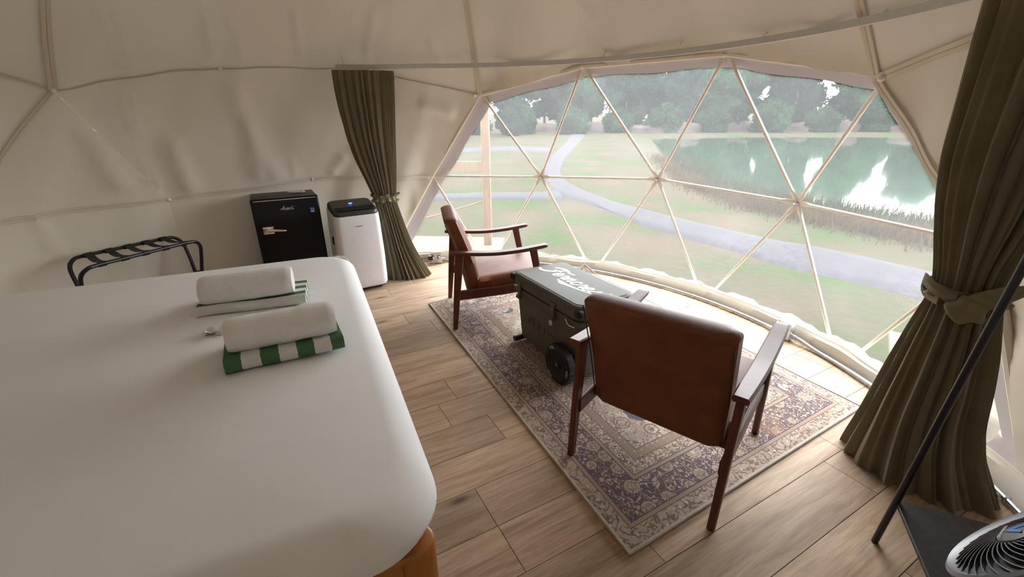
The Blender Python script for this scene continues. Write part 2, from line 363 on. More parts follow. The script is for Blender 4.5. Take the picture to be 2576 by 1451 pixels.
# creases seen in the lining: (start, end) as unit directions, width, height
CRE = [((0.401, 0.791, 0.461), (0.473, 0.86, 0.191)), ((0.386, 0.799, 0.461), (0.456, 0.867, 0.201)), ((0.339, 0.713, 0.614), (0.405, 0.772, 0.49)), ((0.32, 0.725, 0.61), (0.393, 0.778, 0.491)), ((0.477, 0.603, 0.639), (0.539, 0.655, 0.53)), ((0.514, 0.564, 0.646), (0.593, 0.61, 0.525)), ((0.607, 0.441, 0.662), (0.684, 0.491, 0.54)), ((0.694, 0.253, 0.674), (0.777, 0.332, 0.534)), ((0.675, 0.559, 0.481), (0.76, 0.619, 0.199)), ((0.318, 0.866, 0.386), (0.402, 0.894, 0.2)), ((0.574, 0.652, 0.495), (0.722, 0.663, 0.197)), ((0.481, 0.801, 0.356), (0.539, 0.823, 0.179)), ((0.623, 0.662, 0.417), (0.682, 0.705, 0.196)), ((0.783, 0.128, 0.609), (0.834, 0.109, 0.541)), ((0.223, 0.956, 0.192), (0.23, 0.97, 0.075)), ((0.238, 0.959, 0.156), (0.257, 0.965, 0.047)), ((0.681, -0.327, 0.655), (0.713, -0.352, 0.606)), ((0.844, 0.465, 0.269), (0.828, 0.527, 0.191)), ((0.878, 0.209, 0.43), (0.916, 0.085, 0.393))]
CW = [.022, .022, .022, .03, .02, .02, .018, .03, .02, .08, .09, .08, .08, .03, .02, .02, .03, .06, .06]
CH = [.018, .016, .018, .014, .016, .012, .016, .016, .014, .03, .035, .03, .028, .012, .014, .012, .012, .02, .02]
def lining(p):
    """p: (n,3) directions*R about the dome centre -> displaced points; folds of a hanging cloth lining"""
    rr = np.linalg.norm(p, axis=1); q = p / rr[:, None]
    sph = q * (R0 * .985); p = p * .985 * .62 + sph * .38
    az = np.arctan2(q[:, 1], q[:, 0]) * 3.0; h = p[:, 2]
    hang = np.clip(1.15 - np.abs(q[:, 2]) * 1.1, .25, 1)
    w = az * .92 + h * .38
    d = .030 * vnoise(w * 2.1 + 40, h * .55 + 20, np.zeros_like(w)) + .034 * vnoise(w * 4.6 + 10, h * .8 + 30, w * 0 + 3.3) + .05 * vnoise(az * .7 + 30, h * .9 + 11, w * 0 + 7.7)
    d = d * hang * 3.0
    # fine pleats gathered in the bottom valance beside the window
    pl = np.clip((.9 - np.abs(az - .85) * .9), 0, 1) * np.clip((.56 - h) / .2, 0, 1)
    d += pl * .020 * vnoise(az * 11 + 50, h * .5 + 8, w * 0 + 1.1)
    for (a, b), cw, ch in zip(CRE, CW, CH):
        a = np.array(a) * R0; b = np.array(b) * R0; ab = b - a; t = np.clip(((q * R0 - a) @ ab) / (ab @ ab), 0, 1)
        dist = np.linalg.norm(q * R0 - (a + t[:, None] * ab), axis=1)
        d += 1.9 * ch * np.exp(-(dist / cw) ** 2) * np.clip(np.minimum(t, 1 - t) * 6 + .15, 0, 1)
    return p - q * d[:, None]
def panel(name, tris, parent, n=34):
    """one cut of lining cloth made of several geodesic triangles"""
    idx = {}; P = []; F = []
    def vid(p):
        k = tuple(np.round(p, 4))
        if k not in idx: idx[k] = len(P); P.append(p)
        return idx[k]
    for (a, b, c) in tris:
        A, B, Cc = [np.array(k, float) if not isinstance(k, (tuple, str)) else N[k] * R0 for k in (a, b, c)]
        g = [[vid(A + (B - A) * (i / n) + (Cc - A) * (j / n)) for j in range(n + 1 - i)] for i in range(n + 1)]
        for i in range(n):
            for j in range(n - i):
                F.append((g[i][j], g[i + 1][j], g[i][j + 1]))
                if j < n - i - 1: F.append((g[i + 1][j], g[i + 1][j + 1], g[i][j + 1]))
    Q = lining(np.array(P)) + np.array([0, 0, HZ])
    me = bpy.data.meshes.new(name); me.from_pydata([tuple(v) for v in Q], [], F); me.update(); me.shade_smooth()
    return obj(name, me, M['canvas'], parent)
ceiling = tag(empty('ceiling'), 'cream canvas roof lining of the dome', kind='structure')
wall_l = tag(empty('wall_left'), 'cream canvas lining wall left of the clear window', kind='structure')
wall_r = tag(empty('wall_right'), 'cream canvas lining wall right of the clear window', kind='structure')
for i in range(5):
    j = (i + 1) % 5
    panel('roof_panel', [('T', ('A2', i), ('A2', j)), (('A2', i), ('A1', i), ('M', i)), (('A2', i), ('M', i), ('A2', j)), (('A2', j), ('M', i), ('A1', j)),
                         (('A1', i), ('U', i), ('E1', i)), (('A1', i), ('E1', i), ('M', i)), (('M', i), ('E1', i), ('E2', i)), (('M', i), ('E2', i), ('A1', j)), (('A1', j), ('E2', i), ('U', j))], ceiling, 34 if i in (0, 4) else 12)
def parent_for(i): return wall_l if i in (0, 1) else wall_r
for i in range(4):
    j = (i + 1) % 5
    panel('wall_panel', [(('U', i), ('R', i), ('E1', i)), (('E1', i), ('R', i), ('C', i)), (('E1', i), ('C', i), ('E2', i)), (('E2', i), ('C', i), ('Lf', j)), (('E2', i), ('Lf', j), ('U', j))], parent_for(i), 38 if i == 0 else 16)
for i in (1, 2, 3):
    panel('corner_panel', [(('U', i), ('Lf', i), ('R', i))], parent_for(i), 24)
# bottom valance: from the middle ring down to the floor
def foot(k, r=2.84, z=-.03):
    v = N[k]; a = math.atan2(v[1], v[0]); return np.array([r * math.cos(a), r * math.sin(a), z - HZ])
order = [('R', 0), ('C', 0), ('Lf', 1), ('R', 1), ('C', 1), ('Lf', 2), ('R', 2), ('C', 2), ('Lf', 3), ('R', 3), ('C', 3), ('Lf', 4)]
for q in range(len(order) - 1):
    a, b = order[q], order[q + 1]; fa, fb = foot(('BR', 0) if q == 0 else a), foot(('BL', 4) if q == len(order) - 2 else b)
    par = wall_l if q < 5 else wall_r
    panel('valance_panel', [(a, fa, b), (b, fa, fb)], par, 38 if q < 3 else 14)
# welded seams along the panel edges
def seam(keys, parent, w=.035, off=.93, dip=0.0):
    mb = MB(); rows = []
    for s in range(len(keys) - 1):
        A = N[keys[s]] * R0; B = N[keys[s + 1]] * R0
        for k in range(25):
            if k == 0 and s > 0: continue
            rows.append(A + (B - A) * k / 24)
    Q = lining(np.array(rows)); c = []
    tang = np.gradient(Q, axis=0)
    for p, t in zip(Q, tang):
        nrm = -p / np.linalg.norm(p); side = np.cross(t, nrm); side /= np.linalg.norm(side)
        prof = [(-w / 2, .001), (-w / 2 + .003, .007), (-.003, .006), (0, .002), (.003, .006), (w / 2 - .003, .007), (w / 2, .001)]
        c.append([tuple(p + side * a + nrm * (b_ + .009) + np.array([0, 0, HZ])) for a, b_ in prof])
    return mb.grid(c).build('seam', M['canvas_seam'], parent)
seam([('U', 0), ('E1', 0), ('E2', 0), ('U', 1)], ceiling, .012)
seam([('U', 1), ('E1', 1), ('E2', 1), ('U', 2)], ceiling, .03)
seam([('U', 3), ('E1', 3), ('E2', 3), ('U', 4)], ceiling, .05)
seam([('U', 0), ('A1', 0), ('A2', 0), 'T'], ceiling, .045); seam([('U', 1), ('A1', 1), ('A2', 1), 'T'], ceiling, .055); seam([('U', 4), ('A1', 4), ('A2', 4), 'T'], ceiling, .055)
seam([('R', 0), ('C', 0), ('Lf', 1), ('R', 1), ('C', 1)], wall_l, .04)
seam([('U', 1), ('R', 1)], wall_l, .03)
seam([('U', 4), ('Lf', 4)], wall_r, .05)
# bolt caps that poke through the lining
capm = MB().lathe([(.016, 0), (.016, .014), (.012, .022), (.006, .026), (.0001, .0265)], 14).mesh('bolt_cap')
capm.materials.append(M['offwhite'])
for k, par in ((('U', 1), wall_l), (('E2', 0), wall_l), (('E1', 0), wall_l), (('Lf', 1), wall_l), (('C', 0), wall_l), (('R', 0), wall_l), (('U', 0), wall_l), (('E2', 4), ceiling), (('E1', 4), ceiling), (('U', 4), wall_r), (('R', 1), wall_l)):
    p = lining(np.array([N[k] * R0]))[0]; q = Vector(-p / np.linalg.norm(p))
    o = obj('bolt_cap', capm, None, par); pos = Vector(p) + Vector((0, 0, HZ)) + q * .004
    if k == ('U', 0): pos += Vector((0, .05, 0))
    if k == ('U', 4): pos += Vector((-.05, 0, 0))
    if k == ('R', 0): pos += Vector((0, .045, .0))
    o.matrix_world = Matrix.Translation(pos) @ q.to_track_quat('Z', 'Y').to_matrix().to_4x4()

# ------------------------------------------------------------------ the clear window
win = tag(empty('window_1'), 'large clear vinyl window with triangulated cream struts facing the pond', kind='structure')
WT = [(('U', 0), ('R', 0), ('Lf', 0)), (('U', 0), ('Lf', 0), ('E2', 4)), (('E2', 4), ('Lf', 0), ('C', 4)), (('E2', 4), ('C', 4), ('E1', 4)), (('E1', 4), ('C', 4), ('R', 4)), (('E1', 4), ('R', 4), ('U', 4)), (('U', 4), ('R', 4), ('Lf', 4)),
      (('R', 0), ('BR', 0), ('BC', 0)), (('R', 0), ('BC', 0), ('Lf', 0)), (('Lf', 0), ('BC', 0), ('BL', 0)), (('Lf', 0), ('BL', 0), ('C', 4)), (('C', 4), ('BL', 0), ('BR', 4)), (('C', 4), ('BR', 4), ('R', 4)), (('R', 4), ('BR', 4), ('BC', 4)), (('R', 4), ('BC', 4), ('Lf', 4)), (('Lf', 4), ('BC', 4), ('BL', 4))]
for t3 in WT:
    mb = MB(); mb.add([nd(k, 3.022) for k in t3], [(0, 1, 2)]); mb.build('pane', M['vinyl'], win, smooth=False)
edges = set()
for t3 in WT:
    for a, b in ((0, 1), (1, 2), (2, 0)):
        edges.add(tuple(sorted((t3[a], t3[b]), key=str)))
def strut(a, b, par):
    A, B = nd(a, 2.998), nd(b, 2.998); d = (B - A); L = d.length; d.normalize()
    out = ((A + B) / 2 - Vector((0, 0, HZ))).normalized(); side = d.cross(out).normalized(); out = side.cross(d)
    rows = []
    def ring(s, wa, wb): # flattened ends: wide sideways, thin outwards
        c = A + d * s; return [c + side * (wa * math.cos(2 * PI * k / 10)) + out * (wb * math.sin(2 * PI * k / 10)) for k in range(10)]
    e = .012
    for s, wa, wb in ((e, .019, .004), (.075, .019, .0045), (.085, .0185, .006), (.105, .014, .0125), (.12, .0125, .0125)): rows.append(ring(s, wa, wb))
    for s, wa, wb in ((.12, .0125, .0125), (.105, .014, .0125), (.085, .0185, .006), (.075, .019, .0045), (e, .019, .004)): rows.append(ring(L - s, wa, wb))
    mb = MB(); mb.grid(rows, closed_u=True); n = len(rows); mb.f.append(tuple(range(9, -1, -1))); mb.f.append(tuple((n - 1) * 10 + k for k in range(10)))
    return mb.build('strut', M['strut'], par)
for a, b in sorted(edges, key=str): strut(a, b, win)
boltm = MB().lathe([(.013, 0), (.013, .006), (.006, .0065), (.006, .04), (.0045, .043), (.0001, .043)], 10).mesh('hub_bolt'); boltm.materials.append(M['metal'])
for k in (('Lf', 0), ('C', 4), ('R', 4), ('Lf', 4)):
    q = Vector(-N[k]); o = obj('hub_bolt', boltm, None, win); o.matrix_world = Matrix.Translation(nd(k, 2.993)) @ q.to_track_quat('Z', 'Y').to_matrix().to_4x4()
# pinkish-grey film border sewn round the clear part
def border(keys, w, inward_key, name='film_border'):
    """strip from the edge polyline towards the middle of the window"""
    c = nd(inward_key, 3.016); P = [nd(k, 3.016) for k in keys]; rows0 = []; rows1 = []
    for s in range(len(P) - 1):
        for k in range(13):
            if k == 0 and s: continue
            p = P[s].lerp(P[s + 1], k / 12); t = (P[s + 1] - P[s]).normalized(); o_ = (p - Vector((0, 0, HZ))).normalized(); sd = t.cross(o_).normalized()
            if sd.dot(c - p) < 0: sd = -sd
            ww = w * (1 + .06 * math.sin(.9 * k + s * 2.2)) ; rows0.append(p - sd * .13 - o_ * .004); rows1.append(p + sd * ww + o_ * .001 * math.sin(k * 1.7))
    return MB().grid([rows0, rows1]).build(name, M['border'], win)
border([('U', 0), ('E2', 4), ('E1', 4), ('U', 4)], .12, ('C', 4)); border([('U', 0), ('R', 0), ('BR', 0)], .14, ('C', 4)); border([('U', 4), ('Lf', 4), ('BL', 4)], .13, ('C', 4))
# canvas sleeves over the edge struts
def sleeve(keys, r=.024):
    P = [nd(k, 2.985) for k in keys]
    pts = [P[s].lerp(P[s + 1], k / 12) for s in range(len(P) - 1) for k in range(13) if not (k == 0 and s)]
    return MB().tube(pts, r, 8).build('canvas_sleeve', M['canvas_seam'], win)
sleeve([('U', 0), ('E2', 4), ('E1', 4), ('U', 4)], .026); sleeve([('U', 0), ('R', 0), ('BR', 0)], .018); sleeve([('U', 4), ('Lf', 4), ('BL', 4)], .026)
# lower opaque hem of the window
P0 = []; P1 = []
for q in range(111):
    a = rad(26 - q * 1.25); wv = .012 * math.sin(q * .9) + .008 * math.sin(q * 2.3 + 1)
    P0.append((2.985 * math.cos(a), 2.985 * math.sin(a), -.16)); P1.append(((2.965 + wv * .4) * math.cos(a), (2.965 + wv * .4) * math.sin(a), .075 + wv))
MB().grid([P0, P1]).build('window_hem', M['border'], win)
# ------------------------------------------------------------------ skirting cloth at the foot of the window
rows = []
for q in range(161):
    a = rad(27 - q * .9); wv = .010 * vnoise(np.array([q * .21]), np.array([1.5]), np.array([.3]))[0] * 2; wz = .05 * vnoise(np.array([q * .17 + 9]), np.array([3.5]), np.array([.3]))[0]
    c, s = math.cos(a), math.sin(a); h = .105 + wz
    prof = [(2.775 + wv, -.005), (2.785 + wv * 1.5, h * .35), (2.80 + wv * 2, h * .8), (2.812 + wv, h - .012), (2.818 + wv, h), (2.828 + wv, h - .004), (2.832 + wv, h - .05), (2.84, -.03)]
    rows.append([(r * c, r * s, z) for r, z in prof])
base = MB().grid(rows).build('baseboard_front', M['canvas_seam']); tag(base, 'low cream canvas skirting strip below the clear window', kind='structure')

# ================================================================== floor of planks
def clip_circle(poly, R, n=72):
    for k in range(n):
        a = 2 * PI * (k + .5) / n; nx, ny = math.cos(a), math.sin(a); out = []
        for i in range(len(poly)):
            p, q = poly[i], poly[(i + 1) % len(poly)]; dp = p[0] * nx + p[1] * ny - R; dq = q[0] * nx + q[1] * ny - R
            if dp <= 0: out.append(p)
            if (dp < 0 < dq) or (dq < 0 < dp): t = dp / (dp - dq); out.append((p[0] + (q[0] - p[0]) * t, p[1] + (q[1] - p[1]) * t))
        poly = out
        if len(poly) < 3: return []
    return poly
floor = MB().prism([(2.83 * math.cos(2 * PI * k / 64), 2.83 * math.sin(2 * PI * k / 64)) for k in range(64)], -.06, -.014).build('floor', M['subfloor'], smooth=False)
tag(floor, 'round floor of pale brown oak planks', kind='structure')
tx, ty = .568, -.823; nx, ny = .823, .568; W_ = .2235; PL = 1.22
known = {0: .36, -2: .083, -4: .56, -5: 1.617, 7: .322, 11: .635}
for row in range(-13, 14):
    o1 = -.234 + row * W_; o0 = o1 - W_; st = known.get(row, random.uniform(0, PL)); st -= PL * 6
    for k in range(13):
        a = st + k * PL; b = a + PL; g = .0014
        poly = [(o * nx + s * tx, o * ny + s * ty) for o, s in ((o0 + g, a + g), (o0 + g, b - g), (o1 - g, b - g), (o1 - g, a + g))]
        c = clip_circle(poly, 2.825)
        if len(c) < 3: continue
        area = abs(sum(c[i][0] * c[(i + 1) % len(c)][1] - c[(i + 1) % len(c)][0] * c[i][1] for i in range(len(c)))) / 2
        if area < .004: continue
        # orient counter-clockwise
        sg = sum(c[i][0] * c[(i + 1) % len(c)][1] - c[(i + 1) % len(c)][0] * c[i][1] for i in range(len(c)))
        if sg < 0: c = c[::-1]
        MB().prism(c, -.013, 0.0).build('plank', M['plank'], floor, smooth=False)

# ================================================================== furniture
# ---- bed
BA = rad(30.2); bx = Vector((math.cos(BA), math.sin(BA), 0)); by = Vector((-math.sin(BA), math.cos(BA), 0))
BED0 = Vector((-1.322, -.585, 0)); BL_, BW_ = 2.09, 1.98; TOPZ = .80
def rrect(L, W, r, n=8):
    pts = []
    for cx, cy, a0 in ((L - r, r, -90), (L - r, W - r, 0), (r, W - r, 90), (r, r, 180)):
        for k in range(n + 1): a = rad(a0 + 90 * k / n); pts.append((cx + r * math.cos(a), cy + r * math.sin(a)))
    return pts
def rounded_slab(L, W, z0, z1, r, er, rings=7, n=10, inset_bottom=0.0, dense=0):
    """slab with rounded plan corners and rolled upper edges"""
    mb = MB(); rows = []
    def ringat(ins, z): return [(x, y, z) for x, y in [(ins + px * (L - 2 * ins) / L, ins + py * (W - 2 * ins) / W) for px, py in rrect(L, W, r, n)]]
    rows.append(ringat(inset_bottom, z0))
    for k in range(rings + 1):
        a = rad(90 * k / rings); rows.append(ringat(er * (1 - math.cos(a)), z1 - er + er * math.sin(a)))
    for k in range(1, 5): rows.append(ringat(er + (min(L, W) / 2 - er - .02) * k / 4, z1 + .004 * k))
    mb.grid(rows, closed_u=True); m = len(rows); c = len(rows[0]); mb.f.append(tuple((m - 1) * c + k for k in range(c))); mb.f.append(tuple(range(c - 1, -1, -1)))
    return mb
mat_t = empty('mattress', (BED0.x, BED0.y, 0), BA); tag(mat_t, 'thick mattress in a smooth white fitted sheet on the wooden bed', 'mattress')
rounded_slab(BL_ - .05, BW_ - .05, .676, .75, .15, .05).build('mattress_core', M['ticking'], mat_t, loc=(.025, .025, 0))
def sheet():
    mb = rounded_slab(BL_, BW_, .668, TOPZ, .17, .085, 9, 12, .012)
    v = np.array(mb.v); x, y, z = v.T
    z2 = z + .010 * vnoise(x * 2.2 + 20, y * 2.2 + 20, x * 0) * (z > .7) - .012 * np.exp(-((x - .0) ** 2 + (y - 0) ** 2) / .05)
    lo = z < .675; z2 = np.where(lo, z + .018 * vnoise(x * 4 + 9, y * 4 + 7, x * 0 + 5), z2)
    mb.v = [tuple(p) for p in np.stack([x, y, z2], 1)]; return mb
sh = sheet().build('fitted_sheet', M['sheet'], mat_t, angle=60)
cz = MB().tube(cr([(2.06, .16, .772), (2.035, .07, .782), (1.97, .035, .775), (1.90, .03, .76)], 6), [.002] + [.006] * 17 + [.002], 6).build('sheet_crease', M['sheet'], mat_t)
bf = empty('bed_frame', (BED0.x, BED0.y, 0), BA); tag(bf, 'orange varnished wooden bed frame under the white mattress', 'bed frame')
for px, py in ((.075, .075), (BL_ - .075, .075), (.075, BW_ - .075), (BL_ - .075, BW_ - .075)):
    MB().lathe([(.045, 0), (.045, .645), (.042, .652), (.034, .656), (.0001, .657)], 18, Matrix.Translation((px, py, 0))).build('post', M['bedwood'], bf)
for py in (.06, BW_ - .06): MB().box((BL_ / 2, py, .49), (BL_ - .22, .03, .32), .008).build('side_rail', M['bedwood'], bf)
for px in (.06, BL_ - .06):
    e = MB().box((px, BW_ / 2, .42), (.03, BW_ - .22, .44), .008).build('end_panel', M['bedwood'], bf)
    MB().box((px, BW_ / 2, .640), (.05, BW_ - .16, .026), .010).build('cap_moulding', M['bedwood'], e)
MB().box((BL_ / 2, BW_ / 2, .6595), (BL_ - .18, BW_ - .18, .03), .004).build('slat_base', M['bedwood'], bf)
# ---- towels
def folded(L, D, H, layers, mat, name, par=None, jag=0.0):
    mb = MB(); th = H / layers
    for k in range(layers):
        o = random.uniform(-.004, .004); pr = []
        r = th * .47
        # each layer: a flat pad whose front edge is a soft fold
        prof = [(r + .002 - r * math.sin(rad(a)), k * th + th / 2 - r * math.cos(rad(a))) for a in range(0, 181, 20)] + [(D + o - r + r * math.sin(rad(a)), k * th + th / 2 + r * math.cos(rad(a))) for a in range(0, 181, 20)]
        rows = []
        for q in range(15):
            x = L * q / 14; e = .006 if q in (0, 14) else 0
            rows.append([(x + (o if q in (0, 14) else 0), min(max(y, e), D - e) + .002 * math.sin(x * 30 + k), z + .003 * math.sin(x * 16 + y * 20 + k) * (1 if k == layers - 1 else .3)) for y, z in prof])
        b0 = len(mb.v); n = len(prof); mb.grid(rows, closed_u=True); mb.f.append(tuple(b0 + i for i in range(n - 1, -1, -1))); mb.f.append(tuple(b0 + 14 * n + i for i in range(n)))
    return mb
def rolled(L, a, b, name):
    """roll of towel along x; nested shells show the layers at the ends"""
    mb = MB(); shells = 5
    for s in range(shells):
        k = 1 - s * .17; ext = -.010 * s if s else 0; rows = []
        for q in range(29):
            t = q / 28; x = -ext + (L + 2 * ext) * t; soft = 1 - .10 * (max(0, abs(t - .5) * 2 - .86) / .14) ** 2
            row = []
            for j in range(40):
                th = 2 * PI * j / 40; w = 1 + (.018 * math.sin(th * 3 + t * 5) + .012 * math.sin(t * 23 + th * 2)) * (1 if s == 0 else .2)
                y = a * k * math.cos(th) * w * soft; z = b * k * math.sin(th) * w * soft
                if z < -b * .72: z = -b * .72 - (z + b * .72) * -.15
                row.append((x, y, z))
            rows.append(row)
        if s < shells - 1:
            # thick shell wall at the ends
            for e_ in (0, -1):
                base_ = rows[e_]; x = base_[0][0]
                rows.insert(0 if e_ == 0 else len(rows), [(x + (.002 if e_ == 0 else -.002), y * .93, z * .93) for _, y, z in base_])
        b0 = len(mb.v); mb.grid(rows, closed_u=True); m = len(rows); mb.f.append(tuple(b0 + i for i in range(39, -1, -1))); mb.f.append(tuple(b0 + (m - 1) * 40 + i for i in range(40)))
    return mb
M['stripe_across'] = stripes('green_white_stripes_across', 0, .106, .5, .02)
M['stripe_along'] = stripes('green_white_stripes_along', 1, .075, .5, .6)
ta = rad(-54.6); tz = TOPZ + .008
t1 = folded(.355, .235, .05, 1, None, 't').build('pool_towel', M['stripe_across'], loc=(-.930, .220, tz), rot=(0, 0, ta)); tag(t1, 'folded green and white towel with stripes across its front fold', 'towel', 'striped pool towels on the bed')
w1 = rolled(.328, .072, .056, 'r').build('rolled_towel', M['terry'], loc=(-0.829, 0.267, tz + .05 + .042), rot=(0, 0, ta + rad(-3))); tag(w1, 'rolled white bath towel on the cross-striped towel', 'towel', 'rolled white towels on the bed')
tb = rad(-62.5)
t2 = folded(.405, .235, .042, 1, None, 't').build('pool_towel', M['stripe_along'], loc=(-.543, .634, tz), rot=(0, 0, tb)); tag(t2, 'folded green and white towel with stripes running lengthwise', 'towel', 'striped pool towels on the bed')
w2 = rolled(.342, .078, .060, 'r').build('rolled_towel', M['terry'], loc=(-0.457, 0.660, tz + .042 + .045), rot=(0, 0, tb + rad(1))); tag(w2, 'rolled white bath towel on the lengthwise-striped towel', 'towel', 'rolled white towels on the bed')
def satin():
    P = []
    for i in range(10):
        row = []
        for j in range(8):
            u, v = i / 9, j / 7; row.append((u * .085, (v - .5) * (.045 + .03 * u) + .008 * math.sin(u * 9), .012 + .010 * math.sin(v * 9 + u * 3) + .006 * math.sin(u * 14 + v * 4) + .008 * u))
        P.append(row)
    mb = MB().grid(P); top = len(P) * 8
    mb.grid([[(x, y, z - .010) for x, y, z in r] for r in P][::-1]); return mb
st = satin().build('satin_ribbon', M['satin'], loc=(-.672, .500, tz - .002), rot=(0, 0, rad(-57))); tag(st, 'small crumpled shiny white satin piece beside the front rolled towel', 'ribbon')

# ---- rug
C1, C2, C3 = Vector((1.504, .322, 0)), Vector((-.778, -1.097, 0)), Vector((.265, -2.534, 0)); C4 = C1 + C3 - C2
def make_rug():
    nu, nv = 80, 54; Lr, Wr = 2.687, 1.776; P = []; UVs = []
    for i in range(nu + 1):
        row = []
        for j in range(nv + 1):
            u, v = i / nu, j / nv; p = C2 + (C1 - C2) * u + (C3 - C2) * v
            r = math.hypot(p.x, p.y); z = .007 + .0015 * math.sin(u * 40) * (1 if j in (0, nv) else .2)
            if r > 2.66:   # the far corner climbs the skirting cloth
                over = r - 2.66; rr_ = 2.66 + min(over * .62, .085); k = rr_ / r; p = Vector((p.x * k, p.y * k, 0)); z += over * .62
            row.append((p.x, p.y, z)); UVs.append((u * Lr, v * Wr))
        P.append(row)
    mb = MB().grid(P); me = mb.mesh('rug', angle=180)
    lay = me.uv_layers.new(name='UVMap')
    for lp in me.loops: lay.data[lp.index].uv = UVs[lp.vertex_index]
    ro = obj('rug', me, M['rug']); tag(ro, 'large patterned oriental rug in beige, brown and navy under the two armchairs', 'rug')
    rim = [P[i][0] for i in range(nu + 1)] + [P[nu][j] for j in range(1, nv + 1)] + [P[i][nv] for i in range(nu - 1, -1, -1)] + [P[0][j] for j in range(nv - 1, 0, -1)]
    MB().tube([(x, y, z - .001) for x, y, z in rim], .0062, 8, closed=True).build('binding', M['rug_edge'], ro)
    return ro
make_rug()

# ---- armchairs
def sweep_board(pts, w, t, ends=True):
    """board following pts (x,y,z) in the yz plane: w along x, t in the plane"""
    mb = MB(); rows = []; m = len(pts)
    for i, p in enumerate(pts):
        a = pts[max(0, i - 1)]; b = pts[min(m - 1, i + 1)]; dy, dz = b[1] - a[1], b[2] - a[2]; l = math.hypot(dy, dz); ny_, nz_ = -dz / l, dy / l
        tt = t[i] if isinstance(t, (list, tuple)) else t; ww = w[i] if isinstance(w, (list, tuple)) else w; c = min(.006, tt * .3)
        sec = [(-ww / 2 + c, -tt / 2), (ww / 2 - c, -tt / 2), (ww / 2, -tt / 2 + c), (ww / 2, tt / 2 - c), (ww / 2 - c, tt / 2), (-ww / 2 + c, tt / 2), (-ww / 2, tt / 2 - c), (-ww / 2, -tt / 2 + c)]
        rows.append([(p[0] + sx, p[1] + ny_ * sy, p[2] + nz_ * sy) for sx, sy in sec])
    mb.grid(rows, closed_u=True); mb.f.append(tuple(range(7, -1, -1))); mb.f.append(tuple((m - 1) * 8 + i for i in range(8)))
    return mb
def cushion(w0, w1, prof_front, prof_back, cr_=.035, puff=.012, nx_=14):
    """upholstered slab: front/back lines are lists of (y,z) from bottom to top, half widths w0 (bottom) to w1 (top)"""
    mb = MB(); m = len(prof_front)
    F0 = np.array(cr(prof_front, 20)); B0 = np.array(cr(prof_back, 20)); ts = np.unique(np.concatenate([np.linspace(0, .1, 10), np.linspace(.1, .9, 12), np.linspace(.9, 1, 10)])); tt_ = np.linspace(0, 1, len(F0))
    F = [(np.interp(t, tt_, F0[:, 0]), np.interp(t, tt_, F0[:, 1])) for t in ts]; B = [(np.interp(t, tt_, B0[:, 0]), np.interp(t, tt_, B0[:, 1])) for t in ts]; k = len(F); rows = []
    for i in range(k):
        t = ts[i]; e = min(t, 1 - t) * (math.hypot(F[-1][0] - F[0][0], F[-1][1] - F[0][1])); ins = cr_ - math.sqrt(max(0, cr_ ** 2 - max(0, cr_ - e) ** 2)) if e < cr_ else 0
        hw = w0 + (w1 - w0) * t - ins; f = Vector((0, *F[i])); b = Vector((0, *B[i])); th = (f - b).length; d = (f - b).normalized(); er = min(.022, th / 2.2); thk = 1 if e > er else .55 + .45 * math.sqrt(max(0, 1 - (1 - e / er) ** 2))
        c = (f + b) / 2; hf = th / 2 * thk; row = []
        xs = [-1 + 2 * q / nx_ for q in range(nx_ + 1)]
        for x in xs:
            edge = min(1, (1 - abs(x)) * hw / er); rr_ = math.sqrt(max(0, 1 - (1 - edge) ** 2)); row.append(c + d * (hf - er + er * rr_ + puff * (1 - x * x) * math.sin(PI * t)) + Vector((x * hw, 0, 0)))
        for x in xs[::-1]:
            edge = min(1, (1 - abs(x)) * hw / er); rr_ = math.sqrt(max(0, 1 - (1 - edge) ** 2)); row.append(c - d * (hf - er + er * rr_ + puff * .25 * (1 - x * x) * math.sin(PI * t)) + Vector((x * hw, 0, 0)))
        rows.append(row)
    mb.grid(rows, closed_u=True); n = len(rows[0]); mb.f.append(tuple(range(n - 1, -1, -1))); mb.f.append(tuple((k - 1) * n + i for i in range(n)))
    return mb
def make_chair(loc, az_, label):
    t = empty('armchair', (loc[0], loc[1], .004), az_ - PI / 2); tag(t, label, 'armchair', 'brown leather armchairs on the rug')
    for s in (1, -1):
        sweep_board(cr([(s * .331, .0, .0), (s * .333, .028, .3), (s * .335, .062, .612)], 5), .030, [.036 + .03 * k / 10 for k in range(11)]).build('leg', M['walnut'], t)
        sweep_board(cr([(s * .331, .735, .0), (s * .333, .68, .3), (s * .335, .615, .628)], 5), .030, [.034 + .024 * k / 10 for k in range(11)]).build('leg', M['walnut'], t)
        sweep_board(cr([(s * .339, -.01, .624), (s * .339, .12, .613), (s * .339, .33, .603), (s * .339, .52, .614), (s * .339, .665, .632), (s * .339, .722, .640)], 5), [.058 + .012 * math.sin(PI * k / 25) for k in range(26)], [.026] * 23 + [.025, .022, .014]).build('armrest', M['walnut'], t)
        sweep_board([(s * .322, .03, .277), (s * .322, .35, .295), (s * .322, .68, .325)], .026, .076).build('side_rail', M['walnut'], t)
    MB().box((0, .665, .315), (.62, .024, .06), .004).build('cross_rail', M['walnut'], t)
    MB().box((0, .20, .272), (.62, .024, .05), .004).build('cross_rail', M['walnut'], t)
    bk = cushion(.285, .300, [(.235, .295), (.172, .56), (.062, .868)], [(.112, .275), (.055, .56), (-.042, .852)], .03, .012).build('backrest', M['leather'], t, angle=60)
    for s in (1, -1):
        pp = [(s * .286, .110 + .010, .31), (s * .295, .058 + .006, .56), (s * .294, -.030, .82)]
        MB().tube(cr(pp, 6), .0028, 6).build('piping', M['piping'], bk)
    cushion(.298, .300, [(.19, .385), (.45, .410), (.71, .440)], [(.17, .275), (.45, .300), (.705, .335)], .03, .016).build('seat', M['leather'], t, angle=60)
    return t
